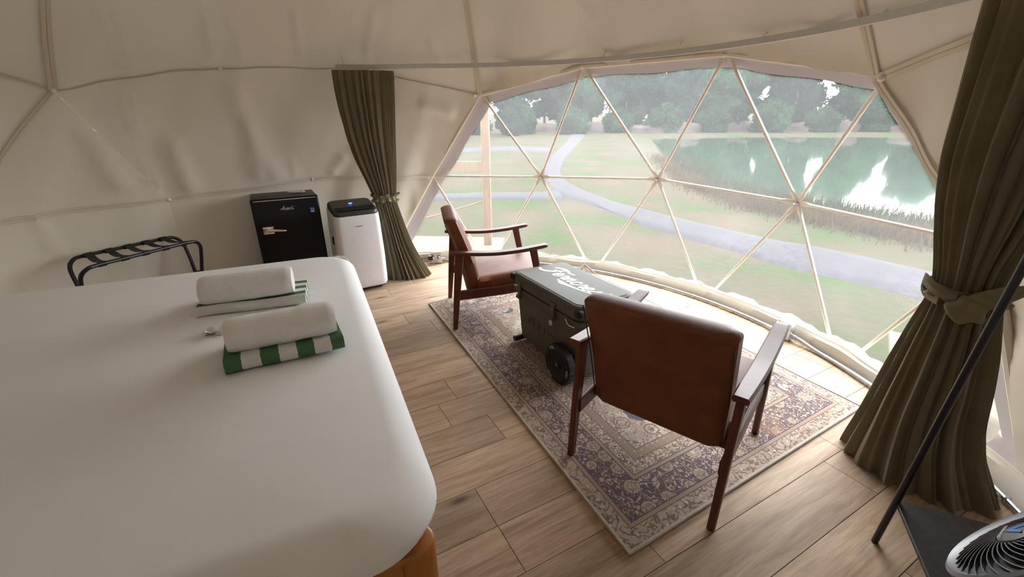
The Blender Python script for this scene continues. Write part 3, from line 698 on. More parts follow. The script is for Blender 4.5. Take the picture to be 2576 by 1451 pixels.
make_chair((-.445, -1.165), rad(-33.77), 'brown leather armchair with dark wooden frame, its back towards the bed')
make_chair((1.346, .073), rad(-73.13), 'brown leather armchair with dark wooden frame beside the white air conditioner')

# ---- cooler
cl_ = empty('cooler', (.914, -.476, .008), rad(-144.66)); tag(cl_, 'olive grey wheeled hard cooler box with white script on the lid', 'cooler')
CL, CWd, CH_ = .778, .452, .533
def tapered(L, W, z0, z1, i0, i1, r, n=5, er=.012):
    mb = MB(); rows = []
    def ring(ins, z): return [(ins + px * (L - 2 * ins) / L, ins + py * (W - 2 * ins) / W, z) for px, py in rrect(L, W, r, n)]
    for k in range(4): a = rad(90 * k / 3); rows.append(ring(i0 + er * (1 - math.sin(a)), z0 + er * (1 - math.cos(a))))
    for k in range(4): a = rad(90 * k / 3); rows.append(ring(i1 + er * (1 - math.cos(a)), z1 - er + er * math.sin(a)))
    mb.grid(rows, closed_u=True); c = len(rows[0]); mb.f.append(tuple(range(c - 1, -1, -1))); mb.f.append(tuple((len(rows) - 1) * c + i for i in range(c))); return mb
body = tapered(CL, CWd, .035, .435, .047, .022, .045).build('body', M['cooler'], cl_)
MB().box((CL / 2, CWd / 2, .418), (CL - .02, CWd - .02, .03), .008).build('rim', M['cooler'], body)
lid = tapered(CL, CWd, .440, CH_, .004, .004, .06, 7, .018).build('lid', M['cooler'], cl_)
MB().prism([(.03 + x * (CL - .06) / CL, .03 + y * (CWd - .06) / CWd) for x, y in rrect(CL, CWd, .06)], CH_ - .001, CH_ + .003).build('lid_panel', M['cooler'], lid)
# latches
for lx in (.125, .525):
    la = MB().box((lx, -.004, .425), (.036, .014, .105), .005).build('latch', M['cooler_latch'], cl_)
    MB().box((lx, -.014, .382), (.05, .014, .026), .006).build('latch_pull', M['cooler_latch'], la)
    MB().box((lx, .0, .475), (.05, .016, .016), .004).build('latch_keeper', M['cooler_latch'], la)
MB().lathe([(.0001, 0), (.018, 0), (.018, .003), (.0001, .003)], 16, Matrix.Translation((.515, -.008, .345)) @ Matrix.Rotation(rad(80), 4, 'X')).build('tag', M['metal'], cl_)
for cx, cy in ((.012, .02), (CL - .02, .02), (CL - .02, CWd - .02), (.012, CWd - .02)):
    MB().box((cx, cy, .492), (.062, .05, .05), .018, 3).build('corner_pad', M['rubber'], cl_)
for ex in (-.012, CL + .012):
    MB().tube(cr([(ex, .10, .40), (ex + (.02 if ex > 0 else -.02), .14, .345), (ex + (.02 if ex > 0 else -.02), CWd / 2, .335), (ex + (.02 if ex > 0 else -.02), CWd - .14, .345), (ex, CWd - .10, .40)], 6), .009, 8).build('rope_handle', M['black'], cl_)
MB().tube(cr([(.66, -.006, .43), (.71, -.02, .415), (.765, -.02, .42)], 5), .003, 6).build('cord', M['print_white'], cl_)
MB().tube([(.062, -.012, .028), (.062, CWd + .012, .028)], .0205, 14).build('foot_bar', M['rubber'], cl_)
# embossed letters on the long side
em = text_mesh('RTIC', .15, .002, space=1.05); obj('embossed_letters', em, M['cooler'], body, loc=(.34, .0335, .245), rot=(rad(86.5), 0, 0))
WR = .128
for side in (-1, 1):
    yy = -.022 if side < 0 else CWd + .022
    Mx = Matrix.Translation((.645, yy, WR - .006)) @ Matrix.Rotation(rad(90), 4, 'X')
    wh = MB().lathe([(.06, -.024), (.10, -.03), (.118, -.028), (WR, -.018), (WR, .018), (.118, .028), (.10, .03), (.088, .022), (.07, .016)], 36, Mx).build('wheel', M['rubber'], cl_)
    tr = MB()
    for q in range(22):
        a = 2 * PI * q / 22; tr.box((0, 0, 0), (.013, .012, .046), .003, 1, Mx @ Matrix.Rotation(a, 4, 'Z') @ Matrix.Translation((WR - .001, 0, 0)))
    tr.build('tread', M['rubber'], wh)['kind'] = 'stuff'
    sp = MB()
    for q in range(6): sp.box((0, 0, 0), (.062, .022, .014), .004, 1, Mx @ Matrix.Rotation(2 * PI * q / 6, 4, 'Z') @ Matrix.Translation((.045, 0, .004 * -side * -1)))
    sp.build('spokes', M['black'], wh)
    MB().lathe([(.03, -.02), (.03, .02), (.012, .024), (.0001, .024)], 18, Mx).build('hub', M['black'], wh)
    zf = .0305 if side < 0 else -.0305
    MB().lathe([(.0001, .0245), (.010, .0245), (.010, .028), (.0001, .028)], 12, Mx).build('axle_cap', M['metal'], wh)
    if side < 0:
        for q, ang in enumerate((115, 235, 355)):
            lt_ = text_mesh('RTIC', .022, .0004); o = obj('wheel_lettering', lt_, M['print_white'], wh)
            o.matrix_local = Mx @ Matrix.Rotation(rad(ang), 4, 'Z') @ Matrix.Translation((.109, 0, .0302)) @ Matrix.Rotation(rad(-90), 4, 'Z')
# brush script on the lid
def script(mb, strokes, ox, oy, sc_, slant, z0):
    zz = z0
    for pts, w in strokes:
        P = cr([(x, y) for x, y in pts], 7); m = len(P)
        W2 = [w * (.55 + .45 * math.sin(PI * min(1, max(0, .12 + .8 * i / (m - 1))))) for i in range(m)]
        mb.ribbon([(ox + (x + slant * y) * sc_, oy + y * sc_) for x, y in P], [q * sc_ for q in W2], zz); zz += .0006
GL = {
 'F': ([([(-.55, 1.35), (-.35, 1.75), (.2, 1.95), (.9, 1.9), (1.6, 1.65), (2.3, 1.75)], .34), ([(.75, 1.9), (.62, 1.3), (.35, .5), (-.1, .0), (-.7, -.15), (-1.25, .1)], .38), ([(.05, .95), (.5, 1.0), (1.0, 1.1)], .24)], 1.15),
 'e': ([([(-.02, .35), (.35, .45), (.6, .72), (.48, .98), (.2, .9), (.05, .5), (.15, .1), (.45, 0), (.8, .2), (1.0, .42)], .27)], .95),
 'r': ([([(-.05, .3), (.15, .75), (.25, 1.02), (.38, .85), (.62, .88), (.66, .72), (.5, .3), (.62, .02), (.88, .25), (.98, .4)], .25)], .92),
 'n': ([([(-.05, .5), (.12, .95), (.2, .85), (.1, .1), (.05, -.02)], .25), ([(.1, .3), (.35, .8), (.6, 1.0), (.72, .8), (.62, .3), (.72, .02), (.98, .2), (1.1, .4)], .25)], 1.08),
 'c': ([([(.62, .75), (.55, .98), (.28, .92), (.06, .5), (.15, .1), (.45, 0), (.8, .2), (1.0, .42)], .27)], .92),
 's': ([([(-.05, .3), (.3, .75), (.5, 1.1), (.52, .85), (.68, .35), (.5, .02), (.15, 0), (.05, .2)], .25), ([(.5, .05), (.8, .2), (1.0, .42)], .18)], .9),
 't': ([([(.0, .4), (.3, 1.1), (.42, 1.55), (.3, 1.0), (.15, .3), (.35, .0), (.7, .12), (.9, .35), (1.0, .2)], .26), ([(-.05, 1.12), (.4, 1.1), (.95, 1.2)], .2)], 1.0)}
lt = MB(); ox, s_ = .135, .0665
for k, ch in enumerate('Ferncrest'):
    st_, adv = GL[ch]; script(lt, st_, ox, .203, s_, .22, CH_ + .0036); ox += adv * s_
lt.build('script_lettering', M['print_white'], lid, smooth=False)
sw = MB(); sw.add([(.305, .183, CH_ + .0036), (.372, .142, CH_ + .0036), (.44, .156, CH_ + .0036), (.56, .180, CH_ + .0036), (.70, .222, CH_ + .0036), (.55, .190, CH_ + .0036), (.43, .180, CH_ + .0036)], [(0, 1, 2, 6), (6, 2, 3, 5), (5, 3, 4)]); sw.build('underline_swoosh', M['print_white'], lid, smooth=False)

# ---- black mini fridge
fg = empty('mini_fridge', (1.508, 1.82, 0), rad(-55.27)); tag(fg, 'black retro mini fridge with chrome handle against the canvas wall', 'fridge')
FW, FH, FD = .543, .908, .43
MB().box((FW / 2, .055 + (FD - .055) / 2, .02 + (FH - .028) / 2), (FW - .006, FD - .055, FH - .028), .012).build('cabinet', M['black'], fg)
for fx in (.05, FW - .05):
    for fy in (.1, FD - .05): MB().lathe([(.018, 0), (.018, .03)], 12, Matrix.Translation((fx, fy, 0))).build('foot', M['rubber'], fg)
dr = MB().box((FW / 2, .026, .02 + (FH - .02) / 2), (FW, .05, FH - .02), .016, 4).build('door', M['blackgloss'], fg)
MB().box((FW / 2, -.0005, .888), (.495, .004, .007), .001, 1).build('trim_strip', M['chrome'], dr)
hd = MB().tube(cr([(.075, -.02, .640), (.10, -.034, .636), (.16, -.036, .630), (.215, -.030, .622), (.24, -.024, .619)], 5), [.010, .012, .013, .0135, .0135, .0135, .013, .013, .012, .012, .011, .011, .010, .010, .009, .009, .008, .007, .006, .005, .003], 10).build('handle', M['chrome'], dr)
MB().box((.097, -.004, .632), (.088, .012, .068), .005, 2).build('handle_plate', M['chrome'], hd)
MB().box((.080, -.018, .634), (.022, .028, .030), .006, 2).build('handle_mount', M['chrome'], hd)
av = MB(); gA = {
 'A': ([([(-.5, .3), (-.2, .2), (.3, .6), (.75, 1.7), (.8, 1.75), (.75, 1.0), (.8, .05), (1.05, .2)], .2), ([(-.35, .75), (.3, .7), (1.0, .75)], .16)], 1.15),
 'v': ([([(.0, .7), (.12, .95), (.2, .3), (.3, .0), (.6, .5), (.72, .95), (.9, .85)], .18)], .9),
 'a': ([([(.6, .85), (.35, .98), (.08, .6), (.1, .15), (.35, .05), (.62, .8), (.58, .15), (.75, .02), (.95, .3)], .18)], .95),
 'n': ([([(.0, .5), (.12, .95), (.14, .5), (.06, .0)], .18), ([(.08, .3), (.35, .85), (.55, .95), (.6, .5), (.62, .05), (.85, .15)], .18)], .92),
 't': ([([(.25, 1.6), (.2, .8), (.2, .15), (.4, .02), (.65, .3)], .18), ([(-.1, 1.15), (.6, 1.25)], .14)], .68),
 'i': ([([(.1, .9), (.1, .2), (.3, .02), (.55, .3)], .18), ([(.16, 1.35), (.24, 1.45)], .2)], .5)}
ox = 0
for ch in 'Avanti': st_, adv = gA[ch]; script(av, st_, ox, 0, 1, .3, 0); ox += adv
k_ = .112 / (ox + .6); av.v = [(x * k_, y * k_, z) for x, y, z in av.v]
av.build('script_badge', M['print_silver'], dr, loc=(.228, -.0012, .797), rot=(rad(90), 0, 0), smooth=False)
lb = MB().box((.478, -.0005, .776), (.036, .002, .042), 0).build('energy_label', M['label_blue'], dr)
MB().box((.478, -.0018, .764), (.030, .001, .008), 0).build('label_caption', M['print_white'], lb)
MB().tube(cr([(.466, -.0018, .784), (.472, -.0018, .792), (.482, -.0018, .790), (.490, -.0018, .782)], 4), .0012, 5).build('label_mark', M['print_white'], lb)
rm = empty('remote_control', (1.508 + .386 * .57 + .268 * .822, 1.82 - .386 * .822 + .268 * .57, FH - .007), rad(-78)); tag(rm, 'small white remote control lying on the black fridge', 'remote control')
MB().box((0, 0, .009), (.15, .042, .018), .006, 3).build('case', M['white'], rm)
for q in range(5): MB().box((.045 - q * .02, 0, .0185), (.010, .018, .002), .0008, 1).build('button', M['print_grey'], rm)
MB().box((-.055, 0, .0182), (.025, .03, .001), 0).build('display', M['offwhite'], rm)

# ---- portable air conditioner
ac = empty('air_conditioner', (1.628, 1.165, 0), rad(-51.07)); tag(ac, 'white portable air conditioner with sloped black top beside the curtain', 'air conditioner')
AW, AD = .434, .35
def ac_shell():
    mb = MB(); rows = []
    prof = [(.035, .020), (.06, .004), (.12, .0), (.40, .004), (.62, .012), (.70, .018), (.728, .022)]
    for z, ins in prof:
        ring = []
        for px, py in rrect(AW, AD, .06, 7):
            x = ins * .6 + px * (AW - 1.2 * ins) / AW; y = ins * .8 + py * (AD - 1.2 * ins) / AD; zz = z
            if z > .7: zz = z + .055 * (py / AD)
            ring.append((x, y, zz))
        rows.append(ring)
    mb.grid(rows, closed_u=True); c = len(rows[0]); mb.f.append(tuple(range(c - 1, -1, -1))); mb.f.append(tuple((len(rows) - 1) * c + i for i in range(c))); return mb
ash = ac_shell().build('housing', M['white'], ac, angle=40)
def ac_top():
    mb = MB(); rows = []
    for dz, ins in ((-.03, .010), (.0, .008), (.022, .010), (.032, .018), (.034, .03)):
        ring = []
        for px, py in rrect(AW - .024, AD - .03, .055, 7):
            x = .012 + ins + px * (AW - .024 - 2 * ins) / (AW - .024); y = .012 + ins + py * (AD - .03 - 2 * ins) / (AD - .03)
            ring.append((x, y, .735 + dz + .072 * (py / AD)))
        rows.append(ring)
    mb.grid(rows, closed_u=True); c = len(rows[0]); mb.f.append(tuple((len(rows) - 1) * c + i for i in range(c))); return mb
atp = ac_top().build('top_panel', M['blacktop'], ac, angle=40)
Ms = Matrix.Rotation(math.atan2(.072, AD), 4, 'X')
lv = MB().box((AW / 2, .085, .788), (.335, .085, .006), .002, 1, Ms).build('outlet_slot', M['black'], atp)
for q in range(3): MB().box((AW / 2, .060 + q * .025, .7865 + q * .005), (.33, .012, .006), .001, 1, Ms).build('louvre', M['blackgloss'], lv)
MB().box((.212, .205, .813), (.032, .012, .003), .0008, 1, Ms).build('display_light', M['led'], atp)
for q in (-3, -2, 2, 3): MB().lathe([(.006, 0), (.006, .002), (.0001, .002)], 10, Matrix.Translation((.212 + q * .03, .205, .8115))).build('button', M['print_grey'], atp)
tm = text_mesh('TURBRO', .0165, .0003, space=1.05); obj('brand_lettering', tm, M['print_grey'], ash, loc=(.217, .0085, .632), rot=(rad(89), 0, 0))
MB().box((AW / 2, AD / 2, .028), (AW - .07, AD - .07, .02), .004).build('base', M['black'], ac)
for fx in (.07, AW - .07):
    for fy in (.07, AD - .07): MB().lathe([(.018, -.009), (.018, .009)], 12, Matrix.Translation((fx, fy, .018)) @ Matrix.Rotation(rad(90), 4, 'X')).build('caster', M['black'], ac)
MB().box((.002, .14, .50), (.01, .05, .07), .003).build('side_grip', M['black'], ac)

# ---- luggage rack
lr = empty('luggage_rack', (0, 0, 0)); tag(lr, 'black folding metal luggage rack with webbing straps behind the bed', 'luggage rack')
LZ = .635
fl, frr, bl_, br_ = Vector((.545, 2.31, LZ)), Vector((1.12, 2.145, LZ)), Vector((.735, 2.625, LZ)), Vector((1.235, 2.44, LZ))
def xframe(a, b, foot_dir, name):
    d = (b - a).normalized(); fd = Vector(foot_dir)
    def leg(p, sgn):
        q = p + d * sgn * .10; 
        return [p, p + d * sgn * .06 + Vector((0, 0, -.008)), p + d * sgn * .105 + Vector((0, 0, -.055)) + fd * .05, p + d * sgn * .112 + Vector((0, 0, -.16)) + fd * .14, p + d * sgn * .10 + Vector((0, 0, -.38)) + fd * .30, p + d * sgn * .09 + Vector((0, 0, -LZ + .014)) + fd * .48]
    L_ = cr(leg(a, -1), 6); R_ = cr(leg(b, 1), 6)
    return MB().tube(L_[::-1] + [tuple(a.lerp(b, k / 6)) for k in range(1, 6)] + R_, .0135, 10).build(name, M['polemetal'], lr)
wd_ = (fl + frr) / 2 - (bl_ + br_) / 2; wd_.z = 0; wd_n = wd_.normalized() 
xframe(fl, frr, tuple(-wd_n * .52), 'tube_frame'); xframe(bl_, br_, tuple(wd_n * .52), 'tube_frame')
for q in range(5):
    t = .04 + .92 * q / 4; a = fl.lerp(frr, t); b = bl_.lerp(br_, t); d = (frr - fl).normalized(); rows = []
    for k in range(13):
        u = k / 12; p = a.lerp(b, u); p.z = LZ + .0165 - .022 * math.sin(PI * u)
        rows.append([p - d * .026, p + d * .026])
    top = [[tuple(x) for x in r] for r in rows]; n0 = (b - a).normalized()
    wrap = [[tuple(a - n0 * .017 + d * s * .026 + Vector((0, 0, -.004))) for s in (-1, 1)], [tuple(a + d * s * .026 + Vector((0, 0, -.018))) for s in (-1, 1)], [tuple(a + n0 * .02 + d * s * .026 + Vector((0, 0, .0))) for s in (-1, 1)]][::-1]
    wrap2 = [[tuple(b + n0 * .017 + d * s * .026 + Vector((0, 0, -.004))) for s in (-1, 1)], [tuple(b + d * s * .026 + Vector((0, 0, -.018))) for s in (-1, 1)], [tuple(b - n0 * .02 + d * s * .026) for s in (-1, 1)]]
    MB().grid(wrap + top + wrap2).build('strap', M['webbing'], lr)
for q in ((fl, -1), (frr, 1)): pass
cr0 = (fl + bl_) / 2; cr1 = (frr + br_) / 2; dd = (frr - fl).normalized()
MB().tube([tuple(cr0 - dd * .105 + Vector((0, 0, -.30))), tuple(cr1 + dd * .115 + Vector((0, 0, -.30)))], .008, 8).build('pivot_bar', M['polemetal'], lr)
# ---- small black table at the head of the bed
stb = empty('side_table', (-.03, 2.52, -.012)); tag(stb, 'black tabletop edge just behind the far side of the bed', 'table')
MB().lathe([(.0001, .585), (.115, .585), (.12, .59), (.12, .605), (.115, .61), (.0001, .61)], 28).build('tabletop', M['black'], stb)
for q in range(3): a = rad(90 + 120 * q); MB().tube([(.05 * math.cos(a), .05 * math.sin(a), .586), (.11 * math.cos(a), .11 * math.sin(a), 0)], .012, 8).build('leg', M['black'], stb)

# ---- curtain rail
RZ, RRR = 1.985, 2.40
rl = empty('curtain_rail', (0, 0, 0)); tag(rl, 'long curved white curtain rail under the canvas ceiling', 'curtain rail')
def arc(a0, a1, r, z, n): return [(r * math.cos(rad(a0 + (a1 - a0) * k / n)), r * math.sin(rad(a0 + (a1 - a0) * k / n)), z - .02 * max(0, (a0 + (a1 - a0) * k / n) - 10) / 19) for k in range(n + 1)]
rows = []
for x, y, z in arc(29.2, -112, RRR, RZ, 90):
    c, s = x / RRR, y / RRR; rows.append([(x - .012 * c, y - .012 * s, z - .019), (x - .012 * c, y - .012 * s, z + .019), (x + .012 * c, y + .012 * s, z + .019), (x + .012 * c, y + .012 * s, z - .019)])
trk = MB().grid(rows, closed_u=True); trk.f.append((3, 2, 1, 0)); trk.f.append(tuple(90 * 4 + i for i in range(4)))
trk.build('track', M['track'], rl)
for a in (27.5, 0.5, -28, -43, -58, -75, -92):
    c, s = math.cos(rad(a)), math.sin(rad(a)); zr = RZ - .02 * max(0, a - 10) / 19
    MB().tube([(RRR * c, RRR * s, zr + .018), (2.43 * c, 2.43 * s, zr + .045), (2.47 * c, 2.47 * s, zr + .10)], .008, 6).build('bracket', M['offwhite'], rl)
gm = MB().tube([(0, 0, 0), (0, 0, -.035)], .004, 6).mesh('glider'); gm.materials.append(M['metal'])
for q in range(13):
    a = 28.6 - q * .92 + random.uniform(-.25, .25); obj('glider', gm, None, rl, loc=((RRR - .012) * math.cos(rad(a)), (RRR - .012) * math.sin(rad(a)), RZ - .028 - .02 * max(0, a - 10) / 19))

# ---- curtains
def make_curtain(P0, right, rows_, depth, nf, seed, amp, phase=0.0, twist=1.0):
    """bundle of folds: rows_ = (z, left, right) along the direction `right`"""
    rnd = random.Random(seed); rt = Vector((right[0], right[1], 0)).normalized(); dp = Vector((-rt.y, rt.x, 0)); z_ = [r[0] for r in rows_]; l_ = [r[1] for r in rows_]; r_ = [r[2] for r in rows_]; d_ = [r[3] for r in rows_]; am = [r[4] for r in rows_]
    zs = np.linspace(z_[0], z_[-1], 72); n = 260; P = []
    def sm(y): return np.interp(zs, z_, y)
    Lz, Rz, Dz, Az = sm(l_), sm(r_), sm(d_), sm(am)
    k = np.array([1, 2, 3, 2, 1.]) / 9
    for A in (Lz, Rz, Dz, Az): A[2:-2] = np.convolve(A, k, 'valid')
    th = np.linspace(0, 2 * PI, n, endpoint=False)
    cuts = np.cumsum([rnd.uniform(.5, 1.6) for _ in range(nf)]); cuts = cuts / cuts[-1] * 2 * PI
    base_ = np.interp(th, np.concatenate([[0], cuts]), np.arange(nf + 1) * 2 * PI)
    fa = np.array([rnd.uniform(.55, 1.25) for _ in range(nf + 1)])
    idx_ = np.minimum((base_ / (2 * PI)).astype(int), nf)
    for q, z in enumerate(zs):
        a, b = (Rz[q] - Lz[q]) / 2, Dz[q]; c = (Rz[q] + Lz[q]) / 2
        ph = base_ + twist * .5 * math.sin(z * 2.1 + seed) + .25 * np.sin(th * 3 + z * 3)
        w = .42 * np.cos(ph) + .22 * np.cos(1.7 * ph + 2.0 + seed) + .12 * np.cos(3.1 * ph + z * 1.5)
        fl_ = fa[idx_] * w * Az[q]
        ca, sa = np.cos(th), np.sin(th); x = c + (a + np.minimum(fl_, .3 * a) ) * ca * 1.0; y = (b + fl_) * sa
        P.append([tuple(Vector((P0[0], P0[1], z)) + rt * float(x[j]) + dp * float(y[j])) for j in range(n)])
    mb = MB().grid(P, closed_u=True); return mb
# left: rows (z, left, right, half depth, fold amplitude)
rowsL = [(.005, -.075, .335, .10, .05), (.04, -.07, .315, .095, .05), (.2, -.065, .23, .08, .045), (.35, -.071, .17, .07, .04), (.5, -.08, .126, .06, .034), (.65, -.094, .093, .05, .028), (.76, -.115, .072, .04, .018), (.83, -.125, .068, .036, .014), (.92, -.153, .076, .045, .02), (1.05, -.197, .086, .055, .03), (1.2, -.244, .096, .06, .034), (1.4, -.292, .112, .06, .034), (1.6, -.321, .131, .06, .034), (1.8, -.335, .146, .055, .032), (1.935, -.338, .155, .05, .03)]
cuL = empty('curtain', (2.15, .85, 0)); tag(cuL, 'olive green curtain gathered with a ruffled tie behind the white air conditioner', 'curtain', 'olive curtains on the curved rail')
mbl = make_curtain((0, 0), (.367, -.93), rowsL, .06, 26, 4, .03); mbl.build('cloth', M['cloth'], cuL, angle=60)
def ruffle(c, rt, a, b, z, h, n, amp, seed):
    rnd = random.Random(seed); rt = Vector((rt[0], rt[1], 0)).normalized(); dp = Vector((-rt.y, rt.x, 0)); rows = []
    for k, (dz, am, ex) in enumerate(((-h, 1.0, .016), (-h * .5, .5, .006), (0, .1, 0), (h * .5, .5, .006), (h, 1.0, .018))):
        row = []
        for j in range(120):
            t = 2 * PI * j / 120; w = amp * am * math.sin(n * t + (k > 2) * 1.7 + .6 * math.sin(2 * t)); r1 = a + .012 + ex + w; r2 = b + .012 + ex + w
            row.append(tuple(Vector(c) + rt * r1 * math.cos(t) + dp * r2 * math.sin(t) + Vector((0, 0, dz + am * .008 * math.sin(n * t * .5 + 1)))))
        rows.append(row)
    return MB().grid(rows, closed_u=True)
ruffle((-.025 * .367, .025 * .93, .83), (.367, -.93), .098, .045, .83, .035, 13, .014, 2).build('tieback', M['tie'], cuL, angle=180)
rowsR = [(.004, -.20, .315, .165, .06), (.05, -.195, .29, .155, .06), (.2, -.171, .217, .135, .055), (.35, -.154, .181, .125, .05), (.5, -.137, .165, .105, .045), (.65, -.121, .146, .085, .038), (.8, -.103, .118, .065, .026), (.89, -.095, .098, .055, .018), (1.0, -.112, .105, .07, .03), (1.2, -.164, .16, .085, .045), (1.4, -.197, .20, .09, .05), (1.6, -.206, .23, .09, .05), (1.8, -.217, .26, .085, .05), (1.945, -.226, .28, .075, .045)]
cuR = empty('curtain', (-.2, -2.42, 0)); tag(cuR, 'olive green curtain knotted with its own band behind the leaning black pole', 'curtain', 'olive curtains on the curved rail')
make_curtain((0, 0), (-.673, -.74), rowsR, .09, 15, 11, .05, twist=1.4).build('cloth', M['cloth'], cuR, angle=60)
# knotted band
kn = ruffle((0, 0, .89), (-.673, -.74), .105, .068, .89, .03, 7, .006, 5).build('tieback', M['tie'], cuR, angle=180)
rtv = Vector((-.673, -.74, 0)); dpv = Vector((.74, -.673, 0)) * -1
def quadstrip(pts, w, th=.004):
    rows = []
    for i, p in enumerate(pts): ww = w[i] if isinstance(w, list) else w; rows.append([tuple(Vector(p) + Vector((0, 0, ww / 2))), tuple(Vector(p) + dpv * .012), tuple(Vector(p) - Vector((0, 0, ww / 2))), tuple(Vector(p) - dpv * th)])
    return MB().grid(rows, closed_u=True)
k0 = dpv * .095
quadstrip(cr([tuple(k0 + rtv * .0 + Vector((0, 0, .88))), tuple(k0 + rtv * .06 + Vector((0, 0, .90))), tuple(k0 + rtv * .13 + Vector((0, 0, .95))), tuple(k0 * .8 + rtv * .24 + Vector((0, 0, 1.03))), tuple(k0 * .3 + rtv * .42 + Vector((0, 0, 1.12)))], 6), [.03 + .06 * math.sin(PI * min(1, k / 14)) for k in range(25)]).build('band_end', M['tie'], kn)
loop = MB(); bm = bmesh.new(); bmesh.ops.create_uvsphere(bm, u_segments=24, v_segments=14, radius=1)
for v in bm.verts: v.co = Vector((v.co.x * .06, v.co.y * .03, v.co.z * .055)) * (1 + .16 * math.sin(5 * v.co.x + 4 * v.co.z))
Mr = Matrix(((rtv.x, dpv.x, 0, 0), (rtv.y, dpv.y, 0, 0), (0, 0, 1, 0), (0, 0, 0, 1)))
loop.bm(bm, Matrix.Translation(tuple(dpv * .09 + rtv * .02 + Vector((0, 0, .845)))) @ Mr).build('knot', M['tie'], kn)
quadstrip(cr([tuple(k0 * .9 - rtv * .02 + Vector((0, 0, .88))), tuple(k0 * .8 - rtv * .09 + Vector((0, 0, .90))), tuple(k0 * .3 - rtv * .135 + Vector((0, 0, .92))), tuple(k0 * .2 - rtv * .12 + Vector((0, 0, .87))), tuple(k0 * .8 - rtv * .07 + Vector((0, 0, .86)))], 6), .05).build('band_loop', M['tie'], kn)

# ---- conduit and boxes along the skirting
def rim(a, r=2.752, z=.022): return (r * math.cos(rad(a)), r * math.sin(rad(a)), z)
b1, b2 = math.degrees(math.atan2(.561, 2.686)), math.degrees(math.atan2(-2.491, 1.104))
cd = empty('conduit', (0, 0, 0)); tag(cd, 'thin galvanised conduit pipe running along the skirting on the floor', 'conduit')
MB().tube([rim(a) for a in np.linspace(b1 - 1.2, b2 + 4, 60)] + [rim(b2 + 2.6, 2.745, .028), rim(b2 + 1.2, 2.735, .045)], .011, 10).build('pipe', M['metal'], cd)
MB().tube([rim(b2 - 1.2, 2.735, .045), rim(b2 - 2.6, 2.742, .040), rim(b2 - 4.2, 2.75, .026)] + [rim(a) for a in np.linspace(b2 - 5.5, b2 - 52, 40)], .011, 10).build('pipe', M['metal'], cd)
for a in (-8, -30, -48, -56, -82, -98):
    x, y, z = rim(a); MB().box((0, 0, 0), (.028, .012, .03), .003, 1, Matrix.Rotation(rad(a), 4, 'Z')).build('clip', M['metal'], cd, loc=(x, y, .02))
def jbox(a, name_label, r=2.728, w=.115, h=.125, d=.05, z=.072):
    e = empty('junction_box', (r * math.cos(rad(a)), r * math.sin(rad(a)), 0), rad(a) - PI / 2); tag(e, name_label, 'electrical box', 'metal outlet boxes on the skirting')
    MB().box((0, 0, z), (w, d, h), .005).build('box', M['metal'], e)
    pl = MB().box((0, -d / 2 - .002, z), (w + .004, .004, h + .004), .0015, 1).build('cover_plate', M['metal'], e)
    for sx in (-1, 1):
        for sz in (-1, 1): MB().lathe([(.006, 0), (.006, .003), (.0001, .004)], 8, Matrix.Translation((sx * w * .4, -d / 2 - .004, z + sz * h * .42)) @ Matrix.Rotation(rad(90), 4, 'X')).build('screw', M['chrome'], pl)
    MB().tube([(w / 2, 0, .045), (w / 2 + .035, 0, .045)], .016, 10).build('connector', M['metal'], e)
    MB().tube([(-w / 2, 0, .045), (-w / 2 - .035, 0, .045)], .016, 10).build('connector', M['metal'], e)
    return e
jb1 = jbox(b1, 'metal outlet box with two plugs beside the green curtain')
jb2 = jbox(b2, 'metal outlet box behind the arm of the armchair facing the window')
pg = empty('power_plug', (2.665, .60, 0), rad(b1) - PI / 2); tag(pg, 'black power adapter plugged into the metal outlet box by the curtain', 'plug')
MB().box((-.022, -.038, .075), (.058, .05, .046), .006).build('adapter_body', M['black'], pg)
MB().box((.008, -.064, .075), (.012, .003, .026), .001, 1).build('rating_label', M['print_white'], pg)
MB().tube(cr([(-.05, -.04, .075), (-.11, -.04, .07), (-.2, -.03, .03), (-.32, -.05, .012)], 6), .004, 6).build('cable', M['black'], pg)
pg2 = empty('power_plug', (2.655, .53, 0), rad(b1) - PI / 2); tag(pg2, 'grey round plug with cable in the metal outlet box by the curtain', 'plug')
MB().lathe([(.018, 0), (.018, .02), (.010, .03), (.0001, .031)], 14, Matrix.Translation((.0, -.02, .078)) @ Matrix.Rotation(rad(90), 4, 'X')).build('plug_body', M['print_grey'], pg2)
MB().tube(cr([(.0, -.05, .076), (-.02, -.07, .05), (-.07, -.08, .018), (-.18, -.10, .006), (-.3, -.06, .006)], 6), .0035, 6).build('cable', M['print_grey'], pg2)
# loose canvas flap beyond the skirting on the right
fp = MB(); P = []
for i in range(9):
    row = []
    for j in range(5): u, v = i / 8, j / 4; row.append((u * .34, .01 * math.sin(v * 5) + .015 * v, .12 * v + .006 * math.sin(u * 5)))
    P.append(row)
fp.grid(P); fo = fp.build('canvas_flap', M['whiteflap'], win, loc=(.30, -2.88, .045), rot=(rad(-18), 0, rad(-172)))

# ---- black garment rack with shelf
gr = empty('garment_rack', (-.628, -2.056, 0), rad(-109)); tag(gr, 'black A-frame garment rack with a black wooden shelf by the right curtain', 'garment rack')
